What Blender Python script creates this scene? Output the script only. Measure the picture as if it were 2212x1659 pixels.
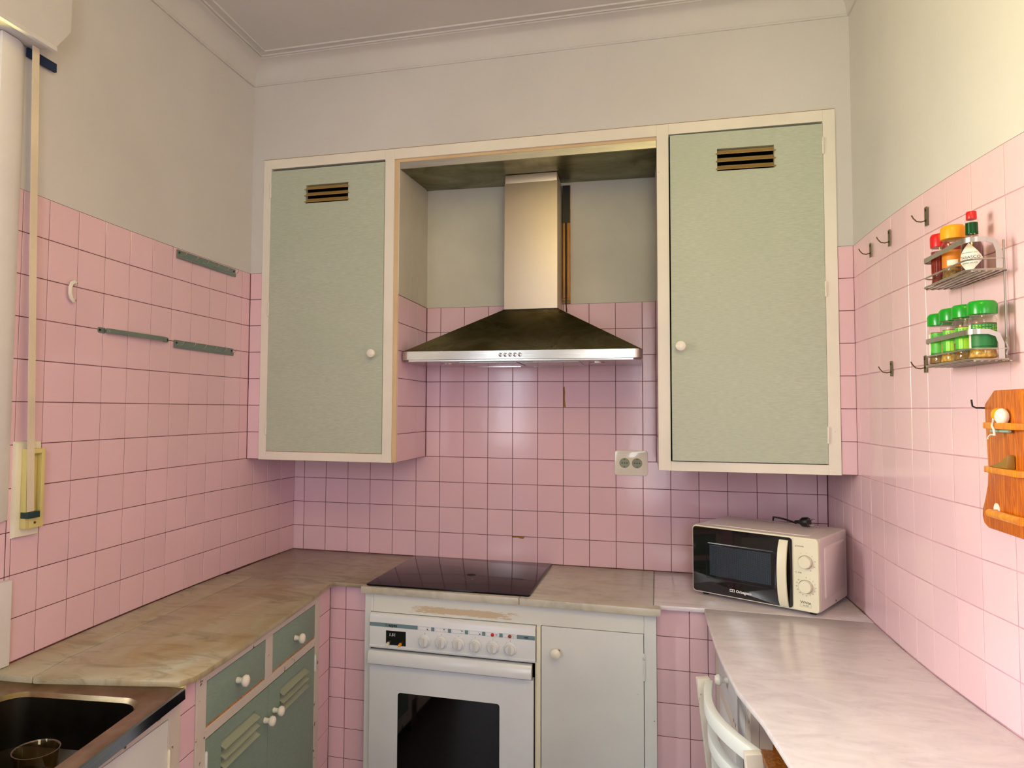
import bpy, bmesh, math, random
from mathutils import Vector, Matrix
random.seed(7)
C = bpy.context.scene.collection
for o in list(bpy.data.objects): bpy.data.objects.remove(o)
PI = math.pi
# ------------------------------------------------------------------ camera, light, exposure
cam = bpy.data.cameras.new('camera'); co = bpy.data.objects.new('camera', cam); C.objects.link(co)
cam.sensor_width = 36.0; cam.sensor_fit = 'HORIZONTAL'; cam.lens = 1517.548 / 2212 * 36
cam.shift_x = (1106 - 983.061) / 2212; cam.shift_y = (809.99 - 829.5) / 2212
yaw, pitch, roll = -0.2543163, 0.04905793, 0.00725212
fwd = Vector((math.sin(yaw) * math.cos(pitch), math.cos(yaw) * math.cos(pitch), math.sin(pitch)))
rt = Vector((math.cos(yaw), -math.sin(yaw), 0)); up = rt.cross(fwd)
r2 = rt * math.cos(roll) + up * math.sin(roll); u2 = up * math.cos(roll) - rt * math.sin(roll)
mw = Matrix((r2, u2, -fwd)).transposed().to_4x4(); mw.translation = (1.55256, -2.98624, 1.54676)
co.matrix_world = mw; cam.clip_start = 0.02
bpy.context.scene.camera = co
sc = bpy.context.scene
sc.view_settings.view_transform = 'Standard'; sc.view_settings.look = 'None'
sc.view_settings.gamma = 1.0; sc.view_settings.use_curve_mapping = False
sc.view_settings.exposure = 0.0
w = bpy.data.worlds.new('sky'); sc.world = w; w.use_nodes = True
w.node_tree.nodes['Background'].inputs[0].default_value = (0.72, 0.85, 1.0, 1)
w.node_tree.nodes['Background'].inputs[1].default_value = 0.8

def area(name, loc, tgt, sx, sy, e, col):
    l = bpy.data.lights.new(name, 'AREA'); l.shape = 'RECTANGLE'; l.size = sx; l.size_y = sy
    l.energy = e; l.color = col
    o = bpy.data.objects.new(name, l); C.objects.link(o); o.location = loc
    d = Vector(tgt) - Vector(loc); o.rotation_euler = d.to_track_quat('-Z', 'Z').to_euler()
    return o
# outside the left window: pale sky above, sunlit warm ground and walls below; the opening shapes what reaches the room
area('outdoor_sky', (-1.6, -2.06, 3.27), (1, -2.06, 3.27), 3.4, 2.0, 640, (0.78, 0.86, 1.0))
area('outdoor_ground_bounce', (-1.6, -2.06, 1.26), (1, -2.06, 1.26), 3.4, 2.0, 440, (1.0, 0.76, 0.10))
area('rear_sky', (0.3, -5.4, 2.1), (0.3, 0, 2.1), 2.4, 2.0, 150, (0.90, 0.94, 1.0))
bl = bpy.data.lights.new('ceiling_bulb', 'POINT'); bl.energy = 19; bl.color = (1.0, 0.78, 0.18); bl.shadow_soft_size = 0.16
blo = bpy.data.objects.new('ceiling_bulb', bl); C.objects.link(blo); blo.location = (1.72, -2.35, 2.68)
area('rear_fill_light', (1.75, -4.1, 1.6), (0.3, -1.0, 1.7), 0.8, 1.8, 30, (0.93, 0.94, 1.0))  # fill light added behind the camera; the rear wall has no doorway here

# ------------------------------------------------------------------ materials
def srgb(r, g, b):
    f = lambda c: (c / 255 / 12.92) if c / 255 <= 0.04045 else ((c / 255 + 0.055) / 1.055) ** 2.4
    return (f(r), f(g), f(b), 1)

class NT:
    def __init__(s, name):
        s.m = bpy.data.materials.new(name); s.m.use_nodes = True; s.t = s.m.node_tree; s.n = s.t.nodes
        s.b = s.n['Principled BSDF']
    def add(s, typ, **kw):
        n = s.n.new(typ)
        for k, v in kw.items():
            if k.startswith('i_'): n.inputs[k[2:].replace('_', ' ')].default_value = v
            else: setattr(n, k, v)
        return n
    def link(s, a, b): s.t.links.new(a, b)
    def pos(s, scale=(1, 1, 1), obj=False):
        g = s.add('ShaderNodeTexCoord') if obj else s.add('ShaderNodeNewGeometry')
        mp = s.add('ShaderNodeMapping'); mp.inputs['Scale'].default_value = scale
        s.link(g.outputs['Object' if obj else 'Position'], mp.inputs['Vector'])
        return mp.outputs[0]
    def noise(s, vec, scale, detail=3, rough=0.5, dist=0):
        n = s.add('ShaderNodeTexNoise'); n.inputs['Scale'].default_value = scale; n.inputs['Detail'].default_value = detail
        n.inputs['Roughness'].default_value = rough; n.inputs['Distortion'].default_value = dist
        s.link(vec, n.inputs['Vector']); return n.outputs['Fac']
    def ramp(s, fac, stops):
        r = s.add('ShaderNodeValToRGB'); e = r.color_ramp.elements
        while len(e) < len(stops): e.new(0.5)
        for k, (p, c) in enumerate(stops): e[k].position = p; e[k].color = c
        s.link(fac, r.inputs[0]); return r.outputs[0]
    def mix(s, f, a, b, mode='MIX'):
        n = s.add('ShaderNodeMix', data_type='RGBA', blend_type=mode)
        for v, i in ((f, 0), (a, 6), (b, 7)):
            if hasattr(v, 'links'): s.link(v, n.inputs[i])
            else: n.inputs[i].default_value = v
        return n.outputs[2]
    def bump(s, h, strength, dist=0.002):
        b = s.add('ShaderNodeBump'); b.inputs['Strength'].default_value = strength; b.inputs['Distance'].default_value = dist
        s.link(h, b.inputs['Height']); s.link(b.outputs[0], s.b.inputs['Normal'])
    def col(s, c):
        if hasattr(c, 'links'): s.link(c, s.b.inputs['Base Color'])
        else: s.b.inputs['Base Color'].default_value = c

def mat(name, c, rough=0.5, metal=0.0, var=0.06, scale=6.0, spec=0.5, coat=0.0, bump=0.0, bscale=60, emit=None):
    k = NT(name); k.b.inputs['Roughness'].default_value = rough; k.b.inputs['Metallic'].default_value = metal
    k.b.inputs['Specular IOR Level'].default_value = spec; k.b.inputs['Coat Weight'].default_value = coat
    p = k.pos()
    dk = tuple(x * (1 - var * 2) for x in c[:3]) + (1,); lt = tuple(min(1, x * (1 + var)) for x in c[:3]) + (1,)
    k.col(k.ramp(k.noise(p, scale, 4), [(0.3, dk), (0.7, lt)]))
    if bump: k.bump(k.noise(p, bscale, 3), bump)
    if emit: k.b.inputs['Emission Color'].default_value = emit[0]; k.b.inputs['Emission Strength'].default_value = emit[1]
    return k.m

def tile_mat(name, c, rough=0.13):
    k = NT(name); p = k.pos()
    oi = k.add('ShaderNodeObjectInfo')
    h = k.add('ShaderNodeHueSaturation'); h.inputs['Color'].default_value = c
    mr = k.add('ShaderNodeMapRange'); mr.inputs['To Min'].default_value = 0.93; mr.inputs['To Max'].default_value = 1.05
    k.link(oi.outputs['Random'], mr.inputs['Value']); k.link(mr.outputs[0], h.inputs['Value'])
    n = k.noise(p, 5, 3)
    k.col(k.mix(n, h.outputs[0], tuple(x * 0.95 for x in c[:3]) + (1,)))
    k.b.inputs['Roughness'].default_value = rough; k.b.inputs['Specular IOR Level'].default_value = 0.45
    k.bump(k.noise(p, 22, 2), 0.10, 0.004)
    return k.m

def marble_mat(name, base, vein, stain, amt, rough=0.3):
    k = NT(name); p = k.pos((1.0, 2.2, 1.0))
    v = k.noise(p, 7, 8, 0.62, 1.4); n2 = k.noise(k.pos((2.4, 0.9, 1)), 2.6, 5, 0.6, 0.8); n3 = k.noise(k.pos((1, 1, 1)), 40, 3)
    c1 = k.ramp(v, [(0.36, vein), (0.5, base), (0.7, tuple(min(1, x * 1.1) for x in base[:3]) + (1,))])
    m = k.ramp(n2, [(0.5 - amt * 0.25, (0, 0, 0, 1)), (0.72, (amt, amt, amt, 1))])
    c2 = k.mix(m, c1, stain)
    k.col(k.mix(k.ramp(n3, [(0.62, (0, 0, 0, 1)), (0.8, (0.25, 0.25, 0.25, 1))]), c2, tuple(x * 0.5 for x in base[:3]) + (1,)))
    k.b.inputs['Roughness'].default_value = rough
    k.bump(v, 0.01)
    return k.m

def linen_mat(name, c, rough=0.5):
    k = NT(name)
    a = k.noise(k.pos((1, 1, 9)), 45, 3); b = k.noise(k.pos((1, 1, 1)), 3, 3); d = k.noise(k.pos((9, 9, 1)), 30, 2)
    c1 = k.ramp(a, [(0.3, tuple(x * 0.88 for x in c[:3]) + (1,)), (0.7, tuple(min(1, x * 1.08) for x in c[:3]) + (1,))])
    k.col(k.mix(k.ramp(b, [(0.35, (0, 0, 0, 1)), (0.75, (0.45, 0.45, 0.45, 1))]), c1, (c[0] * 0.86, c[1] * 0.92, c[2] * 0.86, 1)))
    k.b.inputs['Roughness'].default_value = rough
    k.bump(d, 0.012)
    return k.m

def worn_paint(name, c, under, thr=0.66, rough=0.42):
    k = NT(name); p = k.pos()
    n = k.noise(p, 28, 6, 0.6); n2 = k.noise(p, 4, 3)
    f = k.ramp(n, [(thr, (0, 0, 0, 1)), (thr + 0.03, (1, 1, 1, 1))])
    cc = k.ramp(n2, [(0.3, tuple(x * 0.9 for x in c[:3]) + (1,)), (0.7, c)])
    k.col(k.mix(f, cc, under)); k.b.inputs['Roughness'].default_value = rough
    k.bump(n2, 0.08)
    return k.m

def steel_mat(name, c, rough=0.28, grime=None, gthr=0.55, axis=(1, 1, 30), gscale=5):
    k = NT(name); a = k.noise(k.pos(axis), 12, 3)
    col = k.ramp(a, [(0.3, tuple(x * 0.85 for x in c[:3]) + (1,)), (0.7, c)])
    k.b.inputs['Metallic'].default_value = 1.0
    if grime:
        g = k.noise(k.pos((1, 1, 2.2)), gscale, 5, 0.6, 0.6)
        f = k.ramp(g, [(gthr - 0.15, (0.12, 0.12, 0.12, 1)), (gthr + 0.15, (0.85, 0.85, 0.85, 1))])
        col = k.mix(f, col, grime)
        rr = k.add('ShaderNodeMapRange'); rr.inputs['To Min'].default_value = rough; rr.inputs['To Max'].default_value = rough + 0.2
        k.link(f, rr.inputs[0]); k.link(rr.outputs[0], k.b.inputs['Roughness'])
    else: k.b.inputs['Roughness'].default_value = rough
    k.col(col); k.bump(a, 0.02)
    return k.m

def wood_mat(name, a, b, scale=(14, 14, 1.2), rough=0.35):
    k = NT(name); n = k.noise(k.pos(scale), 5, 4, 0.55, 1.2)
    k.col(k.ramp(n, [(0.35, a), (0.5, b), (0.62, a), (0.75, b)])); k.b.inputs['Roughness'].default_value = rough
    k.b.inputs['Coat Weight'].default_value = 0.25; k.bump(n, 0.05)
    return k.m

def glass_mat(name, tint=(1, 1, 1, 1), refl=0.12):
    k = NT(name); k.n.remove(k.b); o = k.n['Material Output']
    t = k.add('ShaderNodeBsdfTransparent'); t.inputs[0].default_value = tint
    g = k.add('ShaderNodeBsdfGlossy'); g.inputs['Roughness'].default_value = 0.04
    f = k.add('ShaderNodeLayerWeight'); f.inputs[0].default_value = 0.5
    pw = k.add('ShaderNodeMath', operation='POWER'); pw.inputs[1].default_value = 4.0; k.link(f.outputs['Facing'], pw.inputs[0])
    mt = k.add('ShaderNodeMath', operation='MULTIPLY_ADD'); mt.inputs[1].default_value = 0.7; mt.inputs[2].default_value = 0.035 + refl * 0.3
    k.link(pw.outputs[0], mt.inputs[0])
    x = k.add('ShaderNodeMixShader'); k.link(mt.outputs[0], x.inputs[0]); k.link(t.outputs[0], x.inputs[1]); k.link(g.outputs[0], x.inputs[2])
    k.link(x.outputs[0], o.inputs[0]); return k.m

M = {}
M['tile'] = tile_mat('pink_tile', srgb(234, 198, 211))
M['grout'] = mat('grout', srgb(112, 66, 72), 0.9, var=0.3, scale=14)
M['grout_r'] = mat('grout_lit_tone', srgb(206, 160, 176), 0.8, var=0.15, scale=9)  # right-wall joints coloured paler to imitate light reflecting off them
M['plaster'] = mat('plaster', srgb(207, 205, 205), 0.75, var=0.03, scale=2.2, bump=0.06, bscale=14)
M['plaster_old'] = mat('niche_plaster', srgb(206, 205, 192), 0.75, var=0.06, scale=3, bump=0.12, bscale=20)
M['crack'] = mat('crack_brown', srgb(120, 84, 46), 0.9)
M['cream'] = worn_paint('cream_paint', srgb(236, 231, 221), srgb(150, 110, 70), 0.715)
M['cream_edge'] = mat('cream_edge', srgb(214, 186, 146), 0.5)
M['white'] = worn_paint('white_paint', srgb(222, 226, 226), srgb(120, 84, 60), 0.70)
M['white_worn'] = worn_paint('white_worn', srgb(214, 206, 196), srgb(86, 56, 36), 0.635)
M['linen'] = linen_mat('linen_laminate', srgb(184, 193, 178))
M['green'] = linen_mat('green_paint', srgb(134, 158, 144))
M['louver'] = mat('louver_paint', srgb(158, 168, 148), 0.5)
M['louver_up'] = mat('louver_yellowed', srgb(170, 140, 84), 0.5)
M['rawwood'] = wood_mat('raw_wood', srgb(222, 146, 60), srgb(160, 92, 34))
M['orange'] = wood_mat('varnished_pine', srgb(214, 122, 20), srgb(172, 78, 8))
M['orange_lt'] = wood_mat('varnished_pine_edge', srgb(236, 160, 40), srgb(206, 118, 20))
M['dark'] = mat('dark_cavity', srgb(14, 12, 10), 0.9)  # near-black colour stands in for the shade inside cabinets and gaps
M['black'] = mat('black_plastic', srgb(14, 14, 16), 0.4)
M['ceramic'] = mat('ceramic_white', srgb(240, 236, 226), 0.15, coat=0.5, var=0.02)
M['ivory'] = mat('ivory_plastic', srgb(232, 228, 206), 0.35, var=0.02)
M['marble_l'] = marble_mat('marble_stained', srgb(183, 182, 163), srgb(142, 142, 124), srgb(156, 126, 64), 0.8)
M['marble_c'] = marble_mat('marble_corner', srgb(168, 160, 144), srgb(140, 128, 110), srgb(124, 98, 70), 0.7)
M['marble_m'] = marble_mat('marble_middle', srgb(198, 197, 186), srgb(178, 176, 164), srgb(176, 160, 126), 0.4)
M['marble_r'] = marble_mat('marble_pale', srgb(216, 209, 216), srgb(205, 198, 207), srgb(210, 199, 194), 0.25, 0.2)
M['steel'] = steel_mat('steel', srgb(206, 204, 198), 0.25)
M['steel_dirty'] = steel_mat('steel_greasy', srgb(150, 146, 116), 0.22, srgb(78, 68, 26), 0.5)
M['steel_sheet'] = steel_mat('steel_sheet', srgb(150, 146, 104), 0.3, srgb(74, 74, 34), 0.55)
M['steel_duct'] = mat('steel_duct', srgb(212, 198, 176), 0.5, 1.0, var=0.02)
M['sinksteel'] = steel_mat('sink_steel', srgb(160, 146, 112), 0.25, srgb(92, 58, 28), 0.55)
M['chrome'] = mat('chrome', srgb(225, 225, 225), 0.1, 1.0, var=0.01)
M['grayalu'] = mat('anodised_strip', srgb(132, 150, 146), 0.4, 0.6, var=0.05)
M['hookmetal'] = mat('aged_brass', srgb(104, 92, 58), 0.4, 0.7)
M['wire'] = mat('rack_metal', srgb(176, 170, 162), 0.3, 0.85, var=0.03)
M['oven'] = mat('oven_enamel', srgb(222, 228, 234), 0.22, var=0.02)
M['band'] = mat('band_teal', srgb(112, 142, 152), 0.5, var=0.05, scale=30)
M['blackglass'] = mat('black_glass', srgb(4, 4, 6), 0.04, var=0.0, coat=0.5)
M['red'] = mat('red_plastic', srgb(206, 20, 24), 0.3, var=0.03)
M['amber'] = mat('amber_lamp', srgb(150, 60, 16), 0.25)
M['yellow'] = mat('yellow_plastic', srgb(236, 160, 10), 0.35, var=0.02)
M['capgreen'] = mat('green_cap', srgb(4, 150, 24), 0.25, var=0.02, coat=0.3)
M['foilgreen'] = mat('green_foil', srgb(10, 74, 30), 0.25, 0.5)
M['labelgreen'] = mat('label_green', srgb(70, 176, 40), 0.45, var=0.05)
M['labellime'] = mat('label_lime', srgb(150, 214, 40), 0.45, var=0.04)
M['labeldark'] = mat('label_dark', srgb(22, 116, 50), 0.5, var=0.05)
M['labelwhite'] = mat('label_white', srgb(232, 228, 220), 0.5, var=0.02)
M['labelred'] = mat('label_red', srgb(130, 20, 20), 0.5)
M['labelorange'] = mat('label_orange', srgb(206, 120, 26), 0.5)
M['sauce'] = mat('red_sauce', srgb(84, 12, 8), 0.15, coat=0.4)
M['spice_brown'] = mat('spice_brown', srgb(140, 104, 50), 0.9, var=0.3, scale=160)
M['spice_gold'] = mat('spice_gold', srgb(206, 160, 70), 0.9, var=0.3, scale=160)
M['spice_red'] = mat('spice_red', srgb(110, 26, 14), 0.9, var=0.2, scale=160)
M['glass'] = glass_mat('clear_glass')
M['pane'] = glass_mat('window_glass', (0.97, 0.98, 1, 1), 0.05)
M['ink'] = mat('ink', srgb(30, 30, 32), 0.6)
M['inkgray'] = mat('ink_gray', srgb(120, 118, 110), 0.6)
M['inkgreen'] = mat('ink_green', srgb(40, 110, 50), 0.6)
M['inkwhite'] = mat('ink_white', srgb(240, 240, 245), 0.6)
M['strap'] = mat('woven_strap', srgb(222, 208, 184), 0.8, bump=0.3, bscale=400)
M['winder'] = mat('yellowed_plastic', srgb(214, 200, 130), 0.4)
M['floor'] = mat('floor_terrazzo', srgb(84, 66, 58), 0.4, var=0.2, scale=50)
M['bluedark'] = mat('slot_shade_blue', srgb(16, 40, 74), 0.8)
M['ivoryframe'] = mat('window_paint', srgb(226, 224, 226), 0.4, var=0.02)
M['bottlebrown'] = mat('tan_pouch', srgb(140, 104, 40), 0.4)
M['string'] = mat('white_string', srgb(228, 222, 214), 0.8)
M['chip'] = mat('bare_clay', srgb(160, 120, 60), 0.9)

# cooktop: black ceramic glass with wiped smudges
k = NT('ceramic_hob'); n = k.noise(k.pos((1, 3, 1)), 9, 6, 0.65); k.col(k.ramp(n, [(0.5, srgb(6, 6, 9)), (0.75, srgb(16, 16, 28))]))
rr = k.add('ShaderNodeMapRange'); rr.inputs['To Min'].default_value = 0.03; rr.inputs['To Max'].default_value = 0.16
k.link(n, rr.inputs[0]); k.link(rr.outputs[0], k.b.inputs['Roughness']); k.b.inputs['Specular IOR Level'].default_value = 0.22; M['hob'] = k.m
# microwave door screen: fine dot print
k = NT('dot_screen'); tc = k.add('ShaderNodeTexCoord'); vo = k.add('ShaderNodeTexVoronoi'); vo.inputs['Scale'].default_value = 330; vo.inputs['Randomness'].default_value = 0.0
mp = k.add('ShaderNodeMapping'); mp.inputs['Rotation'].default_value = (0, 0, math.radians(29.19)); k.link(tc.outputs['Object'], mp.inputs['Vector']); k.link(mp.outputs[0], vo.inputs['Vector'])
k.col(k.ramp(vo.outputs['Distance'], [(0.28, srgb(70, 86, 104)), (0.42, srgb(10, 14, 26))])); k.b.inputs['Roughness'].default_value = 0.08; M['screen'] = k.m
# peeled top rail over the oven (patch of bare wood with a shape of its own)
k = NT('peeled_white'); g = k.add('ShaderNodeNewGeometry'); s3 = k.add('ShaderNodeSeparateXYZ'); k.link(g.outputs['Position'], s3.inputs[0])
n = k.noise(k.pos((4, 1, 26)), 12, 8, 0.75)
def bandf(out, c, hw):
    a = k.add('ShaderNodeMath', operation='SUBTRACT'); a.inputs[1].default_value = c; k.link(out, a.inputs[0])
    b = k.add('ShaderNodeMath', operation='ABSOLUTE'); k.link(a.outputs[0], b.inputs[0])
    d = k.add('ShaderNodeMath', operation='DIVIDE'); d.inputs[1].default_value = hw; k.link(b.outputs[0], d.inputs[0]); return d.outputs[0]
mx = k.add('ShaderNodeMath', operation='MAXIMUM'); k.link(bandf(s3.outputs['X'], 0.95, 0.28), mx.inputs[0]); k.link(bandf(s3.outputs['Z'], 0.831, 0.0185), mx.inputs[1])
sb = k.add('ShaderNodeMath', operation='MULTIPLY_ADD'); k.link(n, sb.inputs[0]); sb.inputs[1].default_value = 1.6; sb.inputs[2].default_value = -0.2
ls = k.add('ShaderNodeMath', operation='LESS_THAN'); k.link(mx.outputs[0], ls.inputs[0]); k.link(sb.outputs[0], ls.inputs[1])
k.col(k.mix(ls.outputs[0], srgb(222, 226, 222), srgb(204, 187, 160))); k.b.inputs['Roughness'].default_value = 0.45; M['peeled'] = k.m

# ------------------------------------------------------------------ mesh helpers
class MB:
    def __init__(s, T=None): s.b = bmesh.new(); s.T = T or (lambda p: p)
    def v(s, p): return s.b.verts.new(s.T(p))
    def hexa(s, p):
        v = [s.v(q) for q in p]
        for f in ((0, 3, 2, 1), (4, 5, 6, 7), (0, 1, 5, 4), (1, 2, 6, 5), (2, 3, 7, 6), (3, 0, 4, 7)): s.b.faces.new([v[i] for i in f])
        return s
    def box(s, x0, x1, y0, y1, z0, z1):
        return s.hexa([(x0, y0, z0), (x1, y0, z0), (x1, y1, z0), (x0, y1, z0), (x0, y0, z1), (x1, y0, z1), (x1, y1, z1), (x0, y1, z1)])
    def prism(s, poly, f0, f1):
        """poly of 2D points; f0/f1 map a 2D point to 3D at either end"""
        a = [s.v(f0(*p)) for p in poly]; b = [s.v(f1(*p)) for p in poly]; n = len(poly)
        s.b.faces.new(a[::-1]); s.b.faces.new(b)
        for i in range(n): s.b.faces.new([a[i], a[(i + 1) % n], b[(i + 1) % n], b[i]])
        return s
    def slab(s, poly, z0, z1): return s.prism(poly, lambda x, y: (x, y, z0), lambda x, y: (x, y, z1))
    def lathe(s, prof, c, seg=24, axis=(0, 0, 1), cap=True):
        ax = Vector(axis).normalized(); a = ax.orthogonal().normalized(); bq = ax.cross(a); c = Vector(c); rings = []
        for r, h in prof:
            rings.append([s.v(tuple(c + ax * h + (a * math.cos(2 * PI * i / seg) + bq * math.sin(2 * PI * i / seg)) * max(r, 1e-5))) for i in range(seg)])
        for A, B in zip(rings, rings[1:]):
            for i in range(seg): s.b.faces.new([A[i], A[(i + 1) % seg], B[(i + 1) % seg], B[i]])
        if cap: s.b.faces.new(rings[0][::-1]); s.b.faces.new(rings[-1])
        return s
    def tube(s, path, r, seg=8, rect=None, up=(0, 0, 1), closed=False):
        P = [Vector(p) for p in path]; n = len(P); rings = []
        for i in range(n):
            if closed: t = (P[(i + 1) % n] - P[i - 1]).normalized()
            else: t = (P[min(i + 1, n - 1)] - P[max(i - 1, 0)]).normalized()
            u = Vector(up); 
            if abs(t.dot(u)) > 0.97: u = Vector((1, 0, 0)) if abs(t.x) < 0.9 else Vector((0, 1, 0))
            a = t.cross(u).normalized(); b = a.cross(t).normalized()
            if rect: off = [(-rect[0], -rect[1]), (rect[0], -rect[1]), (rect[0], rect[1]), (-rect[0], rect[1])]
            else: off = [(r * math.cos(2 * PI * j / seg), r * math.sin(2 * PI * j / seg)) for j in range(seg)]
            rings.append([s.v(tuple(P[i] + a * x + b * y)) for x, y in off])
        m = len(rings[0])
        pr = list(zip(rings, rings[1:])) + ([(rings[-1], rings[0])] if closed else [])
        for A, B in pr:
            for j in range(m): s.b.faces.new([A[j], A[(j + 1) % m], B[(j + 1) % m], B[j]])
        if not closed: s.b.faces.new(rings[0][::-1]); s.b.faces.new(rings[-1])
        return s
    def ball(s, c, r, sc=(1, 1, 1), seg=16):
        n = seg // 2; rings = []; c = Vector(c)
        top = s.v((c.x, c.y, c.z + r * sc[2])); bot = s.v((c.x, c.y, c.z - r * sc[2]))
        for i in range(1, n):
            th = PI * i / n
            rings.append([s.v((c.x + r * sc[0] * math.sin(th) * math.cos(2 * PI * j / seg), c.y + r * sc[1] * math.sin(th) * math.sin(2 * PI * j / seg), c.z + r * sc[2] * math.cos(th))) for j in range(seg)])
        for j in range(seg):
            s.b.faces.new([top, rings[0][j], rings[0][(j + 1) % seg]]); s.b.faces.new([bot, rings[-1][(j + 1) % seg], rings[-1][j]])
        for A, B in zip(rings, rings[1:]):
            for j in range(seg): s.b.faces.new([A[j], B[j], B[(j + 1) % seg], A[(j + 1) % seg]])
        return s
    def build(s, name, m, parent=None, bevel=0.0, seg=2, smooth=False):
        b = s.b; bmesh.ops.recalc_face_normals(b, faces=b.faces)
        if bevel:
            es = [e for e in b.edges if len(e.link_faces) == 2 and e.calc_face_angle(0) > 0.6]
            bmesh.ops.bevel(b, geom=es, offset=bevel, segments=seg, affect='EDGES', profile=0.6, clamp_overlap=True)
        off = base_of(parent)
        for v in b.verts: v.co -= off
        me = bpy.data.meshes.new(name); b.to_mesh(me); b.free()
        for mm in (m if isinstance(m, (list, tuple)) else [m]): me.materials.append(mm)
        if smooth or bevel:
            for p in me.polygons: p.use_smooth = True
            me.set_sharp_from_angle(angle=math.radians(32))
        o = bpy.data.objects.new(name, me); C.objects.link(o); o.parent = parent
        return o

def base_of(o):
    v = Vector((0, 0, 0))
    while o is not None: v += o.location; o = o.parent
    return v
def thing(name, label, cat, loc, group=None):
    o = bpy.data.objects.new(name, None); C.objects.link(o); o.location = loc; o.empty_display_size = 0.05
    o['label'] = label; o['category'] = cat
    if group: o['group'] = group
    return o
def tag(o, label, cat, group=None):
    o['label'] = label; o['category'] = cat
    if group: o['group'] = group
    return o
def struct(o): o['kind'] = 'structure'; return o
def copy_tree(o, parent=None):
    c = o.copy(); C.objects.link(c); c.parent = parent
    for ch in list(o.children): copy_tree(ch, c)
    return c
def text(s, size, org, u, v, m, parent, name='lettering', depth=0.0004, align='LEFT', shear=0.0, bold=0.0):
    cu = bpy.data.curves.new('txt', 'FONT'); cu.body = s; cu.size = size; cu.extrude = depth; cu.align_x = align; cu.shear = shear; cu.offset = bold
    cu.resolution_u = 3
    t = bpy.data.objects.new('txt', cu); C.objects.link(t)
    dg = bpy.context.evaluated_depsgraph_get(); me = bpy.data.meshes.new_from_object(t.evaluated_get(dg))
    bpy.data.objects.remove(t); bpy.data.curves.remove(cu)
    u = Vector(u).normalized(); v = Vector(v).normalized(); n = u.cross(v)
    R = Matrix((u, v, n)).transposed().to_4x4(); R.translation = Vector(org) - base_of(parent); me.transform(R)
    me.name = name; me.materials.clear(); me.materials.append(m)
    o = bpy.data.objects.new(name, me); C.objects.link(o); o.parent = parent
    return o
def rrect(x0, x1, y0, y1, r, n=5):
    out = []
    for cx, cy, a0 in ((x1 - r, y0 + r, -PI / 2), (x1 - r, y1 - r, 0), (x0 + r, y1 - r, PI / 2), (x0 + r, y0 + r, PI)):
        for i in range(n + 1): a = a0 + PI / 2 * i / n; out.append((cx + r * math.cos(a), cy + r * math.sin(a)))
    return out
def arc(c, r, a0, a1, n): return [(c[0] + r * math.cos(a0 + (a1 - a0) * i / n), c[1] + r * math.sin(a0 + (a1 - a0) * i / n)) for i in range(n + 1)]

# ------------------------------------------------------------------ room shell
YB = -0.389           # front plane of the masonry box that holds the cupboards
TT = 0.0015           # tile thickness
PV = 0.109678         # row pitch
ZR = lambda r: 1.01 + r * PV
ZC = 0.9006           # worktop level
ZCEIL = 2.985
YR = -4.2
def XL(y): return -0.012 + 0.046 * (y + 0.70) ** 2 if y > -1.6 else -0.012 + 0.046 * 0.81 + 0.02 * 0
def XR(y):
    if y > -0.42: return 2.2567
    if y > -0.70: return 2.252 + 0.06 * (y + 0.70) ** 2
    if y > -1.6: return 2.252 + 0.1 * (y + 0.70) ** 2
    return 2.252 + 0.081 + 0.18 * 0.6 * min(-1.6 - y, 0.6)

def wall_strip(b, ys, X, sgn, z0, z1, inset, hole=None):
    """curved wall skin: inner face at X(y)-sgn*inset, outer 0.16 m behind"""
    for a, c in zip(ys, ys[1:]):
        zs = [(z0, z1)]
        if hole and a < hole[1] - 1e-6 and c > hole[0] + 1e-6: zs = [(z0, min(z1, hole[2])), (max(z0, hole[3]), z1)]
        for q0, q1 in zs:
            if q1 - q0 < 1e-5: continue
            xa, xc = X(a) - sgn * inset, X(c) - sgn * inset; xo = X(-0.7) - sgn * 0.17
            b.hexa([(xo, a, q0), (xa, a, q0), (xc, c, q0), (xo, c, q0), (xo, a, q1), (xa, a, q1), (xc, c, q1), (xo, c, q1)])
struct(MB().box(-0.2, 2.6, YR - 0.15, 0.16, -0.1, 0.0).build('floor', M['floor']))
struct(MB().box(-0.2, 2.6, YR - 0.15, 0.16, ZCEIL, ZCEIL + 0.1).build('ceiling', M['plaster']))
TOPT = ZR(10)
ysL = [YR, -3.4, -2.52, -1.62] + [-1.5 + 0.15 * i for i in range(11)]
HOLE = (-2.52, -1.62, 1.29, 2.45)
def two_tone(name, ys, X, sgn, hole=None):
    b = MB(); wall_strip(b, ys, X, sgn, 0, TOPT, TT, hole); n0 = len(b.b.faces)
    wall_strip(b, ys, X, sgn, TOPT, ZCEIL, 0.0004, hole)
    for i, f in enumerate(b.b.faces):
        if i >= n0: f.material_index = 1
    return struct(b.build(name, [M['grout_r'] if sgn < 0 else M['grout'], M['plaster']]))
wall_left = two_tone('wall_left', ysL, XL, 1, HOLE)
ysR = [YR, -3.2, -2.6, -2.2] + [-1.9 + 0.1 * i for i in range(20)]
wall_right = two_tone('wall_right', ysR, XR, -1)
wall_back = struct(MB().box(-0.17, 2.43, TT, 0.16, 0, ZCEIL).build('wall_back', M['grout']))
b = MB(); b.box(-0.2, 0.06, YR - 0.15, YR, 0, ZCEIL).box(0.46, 2.6, YR - 0.15, YR, 0, ZCEIL).box(0.06, 0.46, YR - 0.15, YR, 2.4, ZCEIL).box(0.06, 0.46, YR - 0.15, YR, 0, 0.3)
struct(b.build('wall_rear', M['plaster']))

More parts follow.
